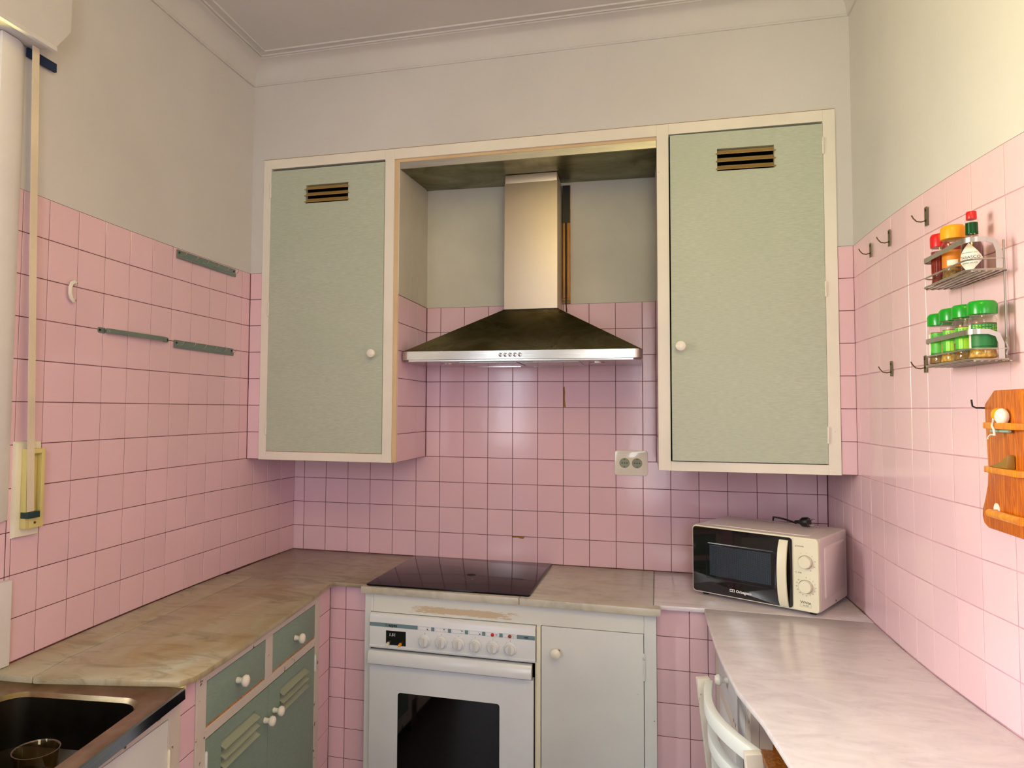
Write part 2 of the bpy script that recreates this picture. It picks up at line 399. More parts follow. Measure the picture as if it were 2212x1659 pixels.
# ---- tiles, one object each
TM = {}
def tile_mesh(wd, ht):
    key = (round(wd, 3), round(ht, 3))
    if key not in TM:
        b = bmesh.new(); bv = 0.0008; L = []
        for z, i in ((0, 0), (TT - bv, 0), (TT, bv)):
            L.append([b.verts.new((sx * (wd / 2 - i), sy * (ht / 2 - i), z)) for sx, sy in ((-1, -1), (1, -1), (1, 1), (-1, 1))])
        for A, B in zip(L, L[1:]):
            for j in range(4): b.faces.new([A[j], A[(j + 1) % 4], B[(j + 1) % 4], B[j]])
        b.faces.new(L[2])
        me = bpy.data.meshes.new('tile'); b.to_mesh(me); b.free(); me.materials.append(M['tile']); TM[key] = me
    return TM[key]
def put_tile(parent, p0, p1, z0, z1, n):
    """p0,p1: plan ends of the tile's front edge; n outward normal"""
    g = 0.0021
    p0 = Vector((p0[0], p0[1], 0)); p1 = Vector((p1[0], p1[1], 0)); d = (p1 - p0); L = d.length; u = d.normalized()
    nn = Vector((0, 0, 1)).cross(u) * -1; nn = u.cross(Vector((0, 0, 1)))
    if nn.dot(Vector(n)) < 0: u = -u; nn = -nn
    o = bpy.data.objects.new('tile', tile_mesh(L - g, z1 - z0 - g)); C.objects.link(o)
    R = Matrix((u, Vector((0, 0, 1)), nn)).transposed().to_4x4()
    R = R @ Matrix.Rotation(random.uniform(-0.004, 0.004), 4, 'X') @ Matrix.Rotation(random.uniform(-0.004, 0.004), 4, 'Y')
    c = (p0 + p1) / 2; R.translation = (c.x - nn.x * TT, c.y - nn.y * TT, (z0 + z1) / 2)
    o.parent = parent; o.matrix_local = R
    return o
jl = [-1.549, -1.533, -1.442, -1.331, -1.219, -1.107, -0.996, -0.887, -0.776, -0.664, -0.555, -0.446, -0.338, -0.229, -0.119, -0.001]
for a, c in zip(jl, jl[1:]):
    for r in range(-1, 10):
        if r >= 3 and a > YB: continue
        c2 = min(c, YB) if r >= 3 else c
        if c2 - a < 0.012: continue
        put_tile(wall_left, (XL(a), a), (XL(c2), c2), ZR(r) if r >= 0 else ZC + 0.001, ZR(r + 1), (1, 0, 0))
# below the window, beside the winder
for r in range(-1, 3): put_tile(wall_left, (XL(-1.6), -1.66), (XL(-1.56), -1.5505), ZR(r) if r >= 0 else ZC + 0.001, min(ZR(r + 1), 1.2615), (1, 0, 0))
for q in range(8):
    ya, yc = -1.66 - 0.108 * (q + 1), -1.66 - 0.108 * q
    for r in range(-1, 3): put_tile(wall_left, (XL(-1.7), ya), (XL(-1.7), yc), ZR(r) if r >= 0 else ZC + 0.001, min(ZR(r + 1), 1.2615), (1, 0, 0))
jb = [0.001] + [0.0606 + 0.108 * i for i in range(21)] + [2.2555]
for a, c in zip(jb, jb[1:]):
    for r in range(-1, 9):
        a2, c2 = a, c
        if r >= 3: a2, c2 = max(a, 0.645), min(c, 1.626)
        if c2 - a2 < 0.012: continue
        t = put_tile(wall_back, (a2, 0), (c2, 0), ZR(r) if r >= 0 else ZC + 0.001, ZR(r + 1), (0, -1, 0))
        if (r == 5 and abs(a - (0.0606 + 0.108 * 11)) < 0.01) or (r == -1 and abs(a - (0.0606 + 0.108 * 9)) < 0.01):
            cb = MB(lambda p: (p[0] - 0.0, p[1], p[2]))
            if r == 5: poly = [(-0.053, 0.03), (-0.048, 0.034), (-0.046, 0.01), (-0.047, -0.02), (-0.043, -0.053), (-0.053, -0.053)]
            else: poly = [(-0.053, 0.0535), (-0.053, 0.048), (-0.03, 0.049), (-0.02, 0.046), (-0.006, 0.045), (0.0, 0.0535)]
            ob = cb.prism(poly, lambda x, y: (x, y, TT), lambda x, y: (x, y, TT + 0.0004)).build('chip', M['chip']); ob.parent = t
jr = [-2.3, -2.19, -2.08, -1.97, -1.86, -1.75, -1.64, -1.53, -1.422, -1.314, -1.197, -1.092, -0.978, -0.878, -0.762, -0.652, -0.532, -0.424, -0.316, -0.208, -0.10, -0.002]
for a, c in zip(jr, jr[1:]):
    for r in range(-1, 10):
        if r >= 3 and a > YB: continue
        c2 = min(c, YB) if r >= 3 else c
        if c2 - a < 0.012: continue
        put_tile(wall_right, (XR(a), a), (XR(c2), c2), ZR(r) if r >= 0 else ZC + 0.001, ZR(r + 1), (-1, 0, 0))

# ---- masonry box over the worktop: piers, top, niche side
ZB = ZR(3); ZT = 2.5796; ZN = 2.515
b = MB(); b.box(-0.02, 2.2680, YB, TT - 0.0001, ZT, ZCEIL)                           # upper plaster
n0 = len(b.b.faces)
b.box(-0.02, 0.0475, YB + TT, TT - 0.0001, ZB, TOPT); b.box(2.2085, 2.268, YB + TT, TT - 0.0001, ZB, TOPT)
b.box(0.600, 0.6437 - TT, -0.370, TT - 0.0001, ZB, ZR(9)); b.box(1.6275, 1.664, -0.384, TT - 0.0001, ZB, ZR(9))
n1 = len(b.b.faces)
b.box(-0.02, 0.0475, YB, TT - 0.0001, TOPT, ZT); b.box(2.2085, 2.268, YB, TT - 0.0001, TOPT, ZT)
for i, f in enumerate(b.b.faces): f.material_index = 1 if n0 <= i < n1 else 0
wall_box = struct(b.build('wall_upper', [M['plaster'], M['grout']]))
for r in range(3, 10):
    put_tile(wall_box, (XL(YB) + 0.001, YB), (0.0475, YB), ZR(r), ZR(r + 1), (0, -1, 0))
    put_tile(wall_box, (2.2085, YB), (2.2574, YB), ZR(r), ZR(r + 1), (0, -1, 0))
for a, c in zip([-0.384, -0.268, -0.138], [-0.268, -0.138, -0.001]):
    for r in range(3, 9):
        put_tile(wall_box, (0.6437, a), (0.6437, c), ZR(r), ZR(r + 1), (1, 0, 0))
        put_tile(wall_box, (1.6275 - TT, a), (1.6275 - TT, c), ZR(r), ZR(r + 1), (-1, 0, 0))
b = MB().box(0.6437, 1.6275, 0.0004, TT - 0.0001, ZR(9), ZT)
struct(b.build('wall_niche', M['plaster_old']))
ns = struct(MB().box(0.600, 0.640, -0.370, 0.0003, ZR(9), ZT).box(1.629, 1.664, -0.384, 0.0003, ZR(9), ZT).build('wall_niche_side', M['crack']))
for y0, y1 in ((-0.384, -0.2295), (-0.228, -0.1365), (-0.1353, 0.0003)):
    MB().box(0.640, 0.6440, y0, y1, ZR(9) + 0.001, ZN + 0.01).build('board', M['plaster_old'], ns)
MB().box(1.6265, 1.629, -0.384, 0.0003, ZR(9) + 0.001, ZN + 0.01).build('board', M['plaster_old'], ns)

# ---- cornice
def perim(d):
    L = [(XL(y) + d, y) for y in (YR, -3.4, -2.4, -1.6, -1.3, -1.0, -0.7)] + [(XL(YB - d) + d, YB - d)]
    R = [(XR(y) - d, y) for y in (-0.7, -1.0, -1.3, -1.6, -2.2, -3.2, YR)]
    return L + [(XR(YB - d) - d, YB - d)] + R
prof = [(0.0, 2.899), (0.005, 2.899), (0.0055, 2.9045)] + [(0.008 + 0.068 * (1 - math.cos(PI / 2 * i / 8)), 2.906 + 0.072 * math.sin(PI / 2 * i / 8)) for i in range(9)] + [(0.078, ZCEIL)]
b = MB(); rows = [[b.v((x, y, z)) for x, y in perim(d)] for d, z in prof]
for A, B in zip(rows, rows[1:]):
    for i in range(len(A) - 1): b.b.faces.new([A[i], A[i + 1], B[i + 1], B[i]])
cor = struct(b.build('trim_1', M['plaster'], smooth=True))
for d in (0.084, 0.117):
    MB().tube([(x, y, ZCEIL - 0.0005) for x, y in perim(d)], 0.0048, 6).build('bead', M['plaster'], cor)

# ---- left window, roller box, winder, low trim
win = struct(MB().slab([(0.0205, -1.549), (0.0232, -1.549), (0.040, -1.583), (0.040, -1.632), (0.0205, -1.632)], 1.262, 2.475).box(0.0205, 0.033, -1.655, -1.632, 1.266, 2.475)
             .box(0.0205, 0.040, -2.62, -2.52, 1.266, 2.475).box(0.0205, 0.034, -2.52, -1.655, 1.266, 1.30).build('window_1', M['ivoryframe'], bevel=0.003))
MB().box(-0.181, 0.0200, -1.655, -1.6205, 1.30, 2.449).build('window_jamb', M['ivoryframe'], win)
MB().box(-0.181, 0.0200, -2.52, -1.6555, 1.2905, 1.30).build('window_sill', M['ivoryframe'], win)
MB().box(-0.13, -0.085, -1.66, -1.62, 1.29, 2.45).box(-0.13, -0.085, -2.52, -2.48, 1.29, 2.45).box(-0.13, -0.085, -2.48, -1.66, 1.29, 1.34).box(-0.13, -0.085, -2.48, -1.66, 2.40, 2.45).box(-0.125, -0.08, -2.1, -2.04, 1.34, 2.40).build('window_frame', M['ivoryframe'], win, bevel=0.003)
for a, c in ((-2.48, -2.1), (-2.04, -1.66)): MB().box(-0.11, -0.106, a, c, 1.34, 2.40).build('pane', M['pane'], win)
w2 = struct(MB().box(0.06, 0.11, YR - 0.1, YR - 0.04, 0.3, 2.4).box(0.41, 0.46, YR - 0.1, YR - 0.04, 0.3, 2.4).box(0.11, 0.41, YR - 0.1, YR - 0.04, 0.3, 0.4).box(0.11, 0.41, YR - 0.1, YR - 0.04, 2.33, 2.4).build('window_2', M['ivoryframe'], bevel=0.003))
MB().box(0.11, 0.41, YR - 0.075, YR - 0.07, 0.4, 2.33).build('pane', M['pane'], w2)
struct(MB().box(0.0255 - 0.028, 0.034, -1.64, -1.537, 0.9016, 1.112).build('trim_2', M['ivoryframe'], bevel=0.003))

sb = thing('shutter_box', 'white boxed-in roller shutter housing above the window at top left', 'shutter box', (0.05, -2.0, 2.47))
b = MB(); b.prism([(-2.66, 2.476), (-1.528, 2.476), (-1.480, 2.5417), (-1.480, 2.84), (-2.66, 2.84)], lambda y, z: (0.0255, y, z), lambda y, z: (0.10, y, z))
b.build('housing', M['plaster'], sb, bevel=0.003)
MB().box(0.092, 0.104, -2.66, -1.529, 2.464, 2.4755).build('lower_flange', M['plaster'], sb)
MB().box(0.024, 0.031, -1.547, -1.455, 2.452, 2.4755).build('strap_slot', M['bluedark'], sb)  # solid dark blue box, paints the shaded opening the strap enters

wd = thing('shutter_winder', 'yellowed roller shutter winder on white plate with a long cream pull strap', 'strap winder', (0.03, -1.5, 1.21))
xw = 0.0195
b = MB(); b.prism([(-1.5386, 1.212), (-1.459, 1.212), (-1.459, 1.458), (-1.5386, 1.458)], lambda y, z: (xw, y, z), lambda y, z: (xw + 0.012, y + (0.004 if y < -1.5 else -0.004), z + (0.004 if z < 1.3 else -0.004)))
b.build('backplate', M['ivory'], wd, bevel=0.0015)
b = MB(); b.box(xw + 0.012, xw + 0.03, -1.522, -1.511, 1.236, 1.438).box(xw + 0.012, xw + 0.03, -1.476, -1.465, 1.236, 1.438).box(xw + 0.012, xw + 0.031, -1.511, -1.476, 1.236, 1.262).box(xw + 0.012, xw + 0.03, -1.511, -1.476, 1.425, 1.438).box(xw + 0.012, xw + 0.016, -1.511, -1.476, 1.262, 1.425)
b.build('winder_case', M['winder'], wd, bevel=0.0015)
MB().box(xw + 0.016, xw + 0.040, -1.5235, -1.486, 1.262, 1.278).build('strap_slot', mat('slot_teal', srgb(24, 58, 56), 0.4), wd, bevel=0.001)
MB().lathe([(0.0035, 0), (0.003, 0.002)], (xw + 0.031, -1.4935, 1.249), 10, (1, 0, 0)).build('screw', M['hookmetal'], wd)
MB().tube([(0.053, -1.5455, 2.474), (0.053, -1.543, 2.40), (0.053, -1.5325, 2.0), (0.053, -1.517, 1.5), (0.053, -1.5100, 1.279)], 0, rect=(0.0105, 0.0008), up=(1, 0, 0)).build('strap', M['strap'], wd)

# ------------------------------------------------------------------ worktop slabs
TH = 0.0153
def slab(poly, m, label, th=TH, bev=0.0035):
    o = MB().slab(poly, ZC - th, ZC).build('countertop_slab', m, bevel=bev); return tag(o, label, 'countertop')
# left wall strip and main left slab
wl = [(XL(y) + 0.0008, y) for y in (-0.5285, -0.75, -1.0, -1.25, -1.45, -1.592)]
slab(wl + [(0.150, -1.583), (0.127, -1.452), (0.1218, -1.123), (0.1215, -0.826), (0.121, -0.5285)], M['marble_l'], 'narrow stained marble strip along the left tiled wall')
slab([(0.1222, -0.5285), (0.1227, -0.826), (0.123, -1.123), (0.1282, -1.452), (0.1515, -1.5835), (0.40, -1.5315), (0.501, -1.507), (0.5175, -1.474), (0.519, -1.43), (0.514, -1.31), (0.494, -1.027), (0.470, -0.75), (0.449, -0.5285)], M['marble_l'], 'broad yellow-stained marble worktop slab over the green drawers')
slab([(0.001, -0.0005), (0.001, -0.5275), (0.599, -0.5275), (0.599, -0.0005)], M['marble_c'], 'brown-stained marble corner slab left of the black hob')
slab([(0.6, -0.0005), (0.6, -0.527), (0.572, -0.529), (0.5717, -0.5587), (1.1535, -0.5600), (1.1535, -0.0005)], M['marble_m'], 'marble slab with thick front lip under the black hob', 0.0253, 0.004)
slab([(1.1545, -0.0005), (1.1545, -0.5600), (1.6224, -0.5690), (1.6230, -0.520), (1.6005, -0.518), (1.6125, -0.0005)], M['marble_m'], 'beige marble slab right of the hob above the white door', 0.0253, 0.004)
slab([(1.6135, -0.0005), (1.6015, -0.5165), (1.7610, -0.5130), (2.255, -0.5330), (2.2555, -0.0005)], M['marble_r'], 'pale marble corner slab the microwave stands on')
fr = [(1.7610, -0.5142), (1.7572, -0.70), (1.7575, -0.883), (1.763, -1.05), (1.773, -1.207), (1.802, -1.365), (1.822, -1.563), (1.845, -1.85), (1.875, -2.3)]
slab(fr + [(XR(y) - 0.0008, y) for y in (-2.3, -2.0, -1.7, -1.4, -1.2, -1.0, -0.8, -0.5345)], M['marble_r'], 'long pale lavender marble worktop along the right wall')

# tiled plinth faces in the two corner recesses
rec = struct(MB().box(0.40, 0.5835, -0.4968 + TT, -0.44, 0.0, ZC - 0.027).box(1.6095, 1.80, -0.4968 + TT, -0.44, 0.0, ZC - 0.027).build('wall_recess', M['grout']))
rz = [0.8845 - 0.0003, 0.794, 0.685, 0.576, 0.467, 0.358, 0.249, 0.14]
for a, c in ((0.4195, 0.488), (0.488, 0.5835), (1.6095, 1.715), (1.715, 1.773), (1.773, 1.797)):
    for z1, z0 in zip(rz, rz[1:]): put_tile(rec, (a, -0.4968), (c, -0.4968), z0, z1, (0, -1, 0))

# ------------------------------------------------------------------ left base cabinet (green drawers)
A0 = Vector((0.432072, -0.504)); B0 = Vector((0.4932, -1.4292)); DU = (B0 - A0).normalized(); DN = Vector((-DU.y, DU.x))
if DN.x < 0: DN = -DN
def LC(p):      # (s along the front towards the window, t out of the front, z)
    q = A0 + DU * p[0] + DN * p[1]; return (q.x, q.y, p[2])
def knob(T, s, z, parent, r=0.0165, t0=0.0, ln=0.034, m=None):
    c = Vector(T((s, t0, z))); ax = Vector(T((s, t0 + 1, z))) - c
    return MB().lathe([(0.0085, 0), (0.009, 0.003), (0.0072, 0.012), (0.008, 0.016), (r * 0.85, 0.019), (r, 0.024), (r * 0.93, 0.030), (r * 0.6, ln), (0.001, ln + 0.001)], c, 20, ax).build('knob', m or M['ceramic'], parent, smooth=True)
def hinge(T, s, z0, z1, parent, m, t=0.002):
    b = MB(T); zm = (z0 + z1) / 2
    p0 = Vector(T((s, t, z0))); up_ = (0, 0, 1)
    hb = MB()
    hb.lathe([(0.0015, -0.003), (0.0036, 0), (0.0036, zm - z0 - 0.0007), (0.0028, zm - z0 - 0.0006), (0.0028, zm - z0 + 0.0006), (0.0036, zm - z0 + 0.0007), (0.0036, z1 - z0), (0.0015, z1 - z0 + 0.004)], p0, 10, up_)
    return hb.build('hinge', m, parent, smooth=True)
def slats(T, s0, s1, z0, z1, n, out, parent, m, depth=0.012, ext=0.004):
    """pressed louver blades: top edge behind the door face, lower lip in front"""
    h = (z1 - z0) / n
    for i in range(n):
        zt = z1 - i * h; sec = []
        for j in range(6):
            a = j / 5; sec.append((-depth + (out + depth) * a ** 1.3, zt - h * 0.16 - h * 0.66 * a))
        sec2 = [(t + 0.0012, z + 0.0014) for t, z in sec[::-1]]
        b = MB(T); b.prism(sec + sec2, lambda t, z: (s0 - ext, t, z), lambda t, z: (s1 + ext, t, z)); b.build('louver_slat', m, parent)
def holed_door(T, s0, s1, z0, z1, hs0, hs1, hz0, hz1, t0, t1, m, parent, name='door'):
    b = MB(T)
    ss = [s0, hs0, hs1, s1]; zs = [z0, hz0, hz1, z1]
    for t in (t0, t1):
        pass
    g = {}
    for k_, t in enumerate((t0, t1)):
        for i, s_ in enumerate(ss):
            for j, z_ in enumerate(zs): g[i, j, k_] = b.v((s_, t, z_))
    for i in range(3):
        for j in range(3):
            if i == 1 and j == 1: continue
            for k_ in (0, 1): b.b.faces.new([g[i, j, k_], g[i + 1, j, k_], g[i + 1, j + 1, k_], g[i, j + 1, k_]])
    per = [(0, 0), (1, 0), (2, 0), (3, 0), (3, 1), (3, 2), (3, 3), (2, 3), (1, 3), (0, 3), (0, 2), (0, 1)]
    for loop in (per, [(1, 1), (2, 1), (2, 2), (1, 2)]):
        for p, q in zip(loop, loop[1:] + loop[:1]): b.b.faces.new([g[p + (0,)], g[q + (0,)], g[q + (1,)], g[p + (1,)]])
    return b.build(name, m, parent)

lc = thing('base_cabinet', 'grey-green base cabinet with two drawers and louvered doors under the stained marble', 'cabinet', (0.25, -0.95, 0.0))
ZLT = 0.8848
b = MB(LC); b.box(0.1155, 0.156, -0.02, 0, 0.06, ZLT).box(0.879, 0.926, -0.02, 0, 0.06, ZLT).box(0.156, 0.879, -0.02, 0, 0.853, ZLT).box(0.156, 0.879, -0.02, 0, 0.7085, 0.7345).box(0.4985, 0.5455, -0.02, 0, 0.7345, 0.853).box(0.156, 0.879, -0.02, 0, 0.06, 0.12)
b.build('face_frame', M['white_worn'], lc, bevel=0.0008, seg=1)
b = MB(LC); b.box(0.1155, 0.13, -0.38, -0.02, 0.06, ZLT).box(0.911, 0.926, -0.38, -0.02, 0.06, ZLT).box(0.13, 0.911, -0.38, -0.37, 0.06, ZLT).box(0.13, 0.911, -0.37, -0.02, 0.06, 0.08)
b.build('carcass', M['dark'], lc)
for i, (s0, s1) in enumerate(((0.547, 0.8765), (0.158, 0.497))):
    d = MB(LC).box(s0, s1, -0.022, 0.0012 - 0.002, 0.7405, 0.8515).build('drawer', M['green'], lc, bevel=0.0012)
    knob(LC, (s0 + s1) / 2 + (0.008, 0.004)[i], 0.797 - 0.007 * i, d)
    MB(LC).box(s0, s1, -0.02, -0.003, 0.7347, 0.7402).build('bare_wood_edge', M['rawwood'], d)
for s0, s1, h0, h1, kz, ks, hs in ((0.5235, 0.8765, 0.605, 0.797, 0.6146, 0.5461, 0.8775), (0.1575, 0.5215, 0.240, 0.437, 0.6187, 0.4845, 0.1565)):
    d = holed_door(LC, s0, s1, 0.1215, 0.7055, h0, h1, 0.593, 0.668, -0.02, -0.0006, M['green'], lc)
    slats(LC, h0, h1, 0.593, 0.668, 3, 0.013, d, M['louver'])
    knob(LC, ks, kz, d, 0.0155)
    for z0, z1 in ((0.62, 0.674),): hinge(LC, hs, z0, z1, d, M['white'])

# strip of tiles beside the cabinet: plinth face in the cabinet plane
pl = struct(MB(LC).box(0.0, 0.1150, -0.05, -TT - 0.002, 0.0, ZLT).box(0.9265, 0.9940, -0.05, -TT - 0.002, 0.0, ZLT).build('wall_plinth', M['grout']))
def LCp(s, t=-0.002): q = A0 + DU * s + DN * t; return (q.x, q.y)
for a, c in ((0.0075, 0.1150), (0.9275, 0.9940)):
    for z1, z0 in zip([0.8845, 0.794 if a < 0.5 else 0.813, 0.685 if a < 0.5 else 0.705, 0.576 if a < 0.5 else 0.595, 0.467, 0.358, 0.249], [0.794 if a < 0.5 else 0.813, 0.685 if a < 0.5 else 0.705, 0.576 if a < 0.5 else 0.595, 0.467, 0.358, 0.249, 0.14]):
        put_tile(pl, LCp(a), LCp(c), z0, z1, (DN.x, DN.y, 0))

# ------------------------------------------------------------------ sink and its cabinet
skc = thing('base_cabinet', 'white-painted sink cabinet at the lower left corner', 'cabinet', (0.3, -1.8, 0.0))
b = MB(LC); b.box(0.9945, 1.042, -0.02, 0, 0.06, 0.8575).box(1.042, 1.78, -0.02, 0, 0.829, 0.8575).box(1.74, 1.78, -0.02, 0, 0.06, 0.829).box(1.042, 1.74, -0.02, 0, 0.06, 0.12)
b.build('face_frame', M['white_worn'], skc, bevel=0.0008, seg=1)
d = MB(LC).box(1.0435, 1.7385, -0.02, -0.0006, 0.1215, 0.8265).build('door', M['white'], skc, bevel=0.0012)
hinge(LC, 1.0427, 0.70, 0.755, d, M['ivory'])
MB(LC).box(0.9945, 1.005, -0.38, -0.02, 0.06, 0.70).box(1.77, 1.78, -0.38, -0.02, 0.06, 0.70).box(1.005, 1.77, -0.38, -0.37, 0.06, 0.70).build('carcass', M['dark'], skc)

OS = Vector((0.512, -1.5085)); E1 = Vector((0.1175, -0.9931)); E2 = Vector((-0.9931, -0.1175))
def SK(p): q = OS + E1 * p[0] + E2 * p[1]; return (q.x, q.y, p[2])
ZS = 0.886
snk = thing('sink', 'stainless steel sink with a deep single bowl at the lower left', 'sink', (0.3, -1.8, 0.72))
n = 7
def ring(a0, a1, b0, b1, r, z): return [(x, y, z) for x, y in rrect(a0, a1, b0, b1, r, n)]
rings = [ring(0.0, 0.78, 0.0, 0.475, 0.004, ZS - 0.0), ring(0.030, 0.60, 0.018, 0.43, 0.05, ZS), ring(0.036, 0.594, 0.024, 0.424, 0.05, ZS - 0.0025), ring(0.066, 0.53, 0.046, 0.395, 0.06, ZS - 0.003), ring(0.074, 0.522, 0.054, 0.387, 0.055, ZS - 0.012), ring(0.082, 0.514, 0.062, 0.379, 0.05, ZS - 0.12), ring(0.115, 0.48, 0.095, 0.345, 0.04, ZS - 0.145), ring(0.27, 0.29, 0.22, 0.24, 0.009, ZS - 0.147)]
b = MB(SK); vs = [[b.v(p) for p in r_] for r_ in rings]
for A, B in zip(vs, vs[1:]):
    for i in range(len(A)): b.b.faces.new([A[i], A[(i + 1) % len(A)], B[(i + 1) % len(A)], B[i]])
b.b.faces.new(vs[-1])
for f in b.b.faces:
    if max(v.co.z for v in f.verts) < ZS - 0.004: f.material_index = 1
b.build('basin', [M['sinksteel'], mat('bowl_painted_shade', srgb(58, 52, 42), 0.35, 0.9, var=0.3)], snk, smooth=True)  # bowl steel coloured near-black to paint the shade inside it
b = MB(SK); b.prism([(0.0, ZS - 0.0002), (-0.004, ZS - 0.003), (-0.0045, ZS - 0.026), (0.004, ZS - 0.028), (0.004, ZS - 0.0002)], lambda y, z: (-0.001, y, z), lambda y, z: (0.78, y, z))
b.build('front_lip', steel_mat('lip_steel', srgb(150, 156, 166), 0.1), snk)
tag(MB(SK).box(-0.02, -0.0005, 0.004, 0.46, ZS - 0.012, ZS - 0.0008).build('grout_fillet', mat('cream_mortar', srgb(222, 206, 160), 0.8)), 'cream mortar fillet between sink rim and stained marble end', 'mortar')

M['amberglass'] = glass_mat('amber_glass', (0.95, 0.88, 0.66, 1), 0.25)
g = thing('drinking_glass', 'clear stubby glass tumbler standing in the sink bowl', 'glass', (0.379, -1.796, ZS - 0.1462))
prof = [(0.030, 0.001), (0.034, 0.002), (0.0435, 0.118), (0.0442, 0.1195), (0.0418, 0.1195), (0.0405, 0.118), (0.032, 0.008), (0.001, 0.007)]
MB().lathe(prof, g.location, 32, cap=True).build('tumbler', M['amberglass'], g, smooth=True)

# ------------------------------------------------------------------ hob cabinet, oven, hob
YF = -0.5436
ST = lambda p: (p[0], YF - p[1], p[2])          # (x, out, z)
sc_ = thing('base_cabinet', 'white-painted cabinet housing the oven with a plain door on its right', 'cabinet', (1.1, -0.3, 0.0))
ZST = 0.8749
MB(ST).box(0.5838, 0.6072, -0.02, 0, 0.06, ZST).build('stile', M['white'], sc_, bevel=0.0008, seg=1)
b = MB(ST); b.box(1.2130, 1.2275, -0.02, 0, 0.06, 0.8105).box(1.5690, 1.6085, -0.02, 0, 0.06, ZST).box(1.2275, 1.5690, -0.02, 0, 0.06, 0.12)
b.build('face_frame', M['white'], sc_, bevel=0.0008, seg=1)
MB(ST).box(0.6180, 1.5686, -0.02, 0.0003, 0.8105, ZST).box(0.6074, 0.6172, -0.02, 0.0001, 0.8105, ZST).build('top_rail', M['peeled'], sc_, bevel=0.0006, seg=1)
MB(ST).box(0.5838, 0.595, -0.5, -0.02, 0.06, 0.872).build('side_panel', M['white'], sc_)
MB(ST).box(1.597, 1.6085, -0.5, -0.02, 0.06, 0.872).box(1.2130, 1.2275, -0.5, -0.02, 0.06, 0.8105).box(1.2275, 1.597, -0.51, -0.5, 0.06, 0.872).build('carcass', M['white'], sc_)
d = MB(ST).box(1.2297, 1.5672, -0.018, 0.0008, 0.1215, 0.8085).build('door', M['white'], sc_, bevel=0.0012)
knob(ST, 1.2800, 0.7259, d, 0.0175, 0.0008)
MB(ST).box(1.2868 - 0.003, 1.2868 + 0.006, 0.0008, 0.012, 0.72, 0.734).build('knob_base', M['hookmetal'], d)
hinge(ST, 1.5684, 0.660, 0.743, d, M['white'])

ov = thing('oven', 'white built-in electric oven with control panel and dark window', 'oven', (0.91, -0.35, 0.2))
# control panel with a rolled top edge
b = MB(ST); b.prism([(-0.01, 0.6868), (0.017, 0.6868), (0.0205, 0.690), (0.0205, 0.6955), (0.0170, 0.6968), (0.0170, 0.795), (0.012, 0.8045), (0.004, 0.808), (-0.01, 0.808)], lambda t, z: (0.6092, t, z), lambda t, z: (1.2110, t, z))
cp = b.build('control_panel', M['oven'], ov, bevel=0.0008, seg=1)
TF = 0.0172
def flat(name, x0, x1, z0, z1, m, parent, t=TF, th=0.0005): return MB(ST).box(x0, x1, t, t + th, z0, z1).build(name, m, parent)
flat('colour_band', 0.6100, 0.7915, 0.7635, 0.7775, M['band'], cp)
for x0, x1 in ((0.8412, 0.8535), (0.9028, 0.9148), (0.9640, 0.9762), (1.0258, 1.0376), (1.0864, 1.0984), (1.1470, 1.2100)): flat('colour_band', x0, x1, 0.7630, 0.7768, M['band'], cp)
for i, (x0, x1) in enumerate(((0.7938, 0.8385), (0.8567, 0.8998), (0.9181, 0.9607), (0.9793, 1.0246), (1.0408, 1.0855), (1.1024, 1.1434))):
    b = MB(ST)
    for q in ((x0, x1, 0.7762, 0.7766), (x0, x1, 0.7636, 0.7640), (x0, x0 + 0.0004, 0.764, 0.7762), (x1 - 0.0004, x1, 0.764, 0.7762)): b.box(q[0], q[1], TF, TF + 0.0004, q[2], q[3])
    b.build('slot_outline', M['band'], cp)
    if i < 4:
        b = MB(ST); cx = x1 - 0.009; dx = (-0.0022, -0.0022, 0.0022, 0.0022)[i]; dz = (-0.002, 0.002, 0.002, -0.002)[i]
        b.box(cx - 0.0045, cx + 0.0045, TF, TF + 0.0003, 0.7655, 0.7659).box(cx - 0.0045, cx + 0.0045, TF, TF + 0.0003, 0.7741, 0.7745).box(cx + dx - 0.0019, cx + dx + 0.0019, TF, TF + 0.0004, 0.770 + dz - 0.0018, 0.770 + dz + 0.0018)
        b.build('zone_symbol', M['ink'], cp)
    elif i == 4: MB(ST).box(x1 - 0.0125, x1 - 0.0055, TF, TF + 0.0004, 0.7708, 0.7722).box(x1 - 0.0125, x1 - 0.0055, TF, TF + 0.0004, 0.7665, 0.768).build('zone_symbol', M['band'], cp)
    else: text('°C', 0.0075, ST((x1 - 0.0125, TF + 0.0003, 0.7672)), (1, 0, 0), (0, 0, 1), M['inkgray'], cp)
for x, m in ((1.0624, 'red'), (1.1231, 'amber')): MB().lathe([(0.006, 0), (0.006, 0.003), (0.0042, 0.0058), (0.0015, 0.007)], ST((x, TF, 0.7695)), 14, (0, -1, 0)).build('indicator_lamp', M[m], cp, smooth=True)
text('aspes', 0.0150, ST((0.6815, TF + 0.0008, 0.7664)), (1, 0, 0), (0, 0, 1), M['ink'], cp, bold=0.0004)
MB().tube([ST((0.6735 + 0.0036 * math.cos(a), TF + 0.0008, 0.7706 + 0.0042 * math.sin(a))) for a in [2 * PI * i / 6 for i in range(6)]], 0.0009, 5, closed=True).build('emblem', M['ink'], cp)
text('H45', 0.0078, ST((1.173, TF + 0.0008, 0.7673)), (1, 0, 0), (0, 0, 1), M['ink'], cp, bold=0.0002)
dp = flat('clock_display', 0.6728, 0.7474, 0.7020, 0.7520, M['blackglass'], cp, TF, 0.0012)
text('1.51', 0.0150, ST((0.6838, TF + 0.0015, 0.7335)), (1, 0, 0), (0, 0, 1), M['inkwhite'], cp, shear=0.08)
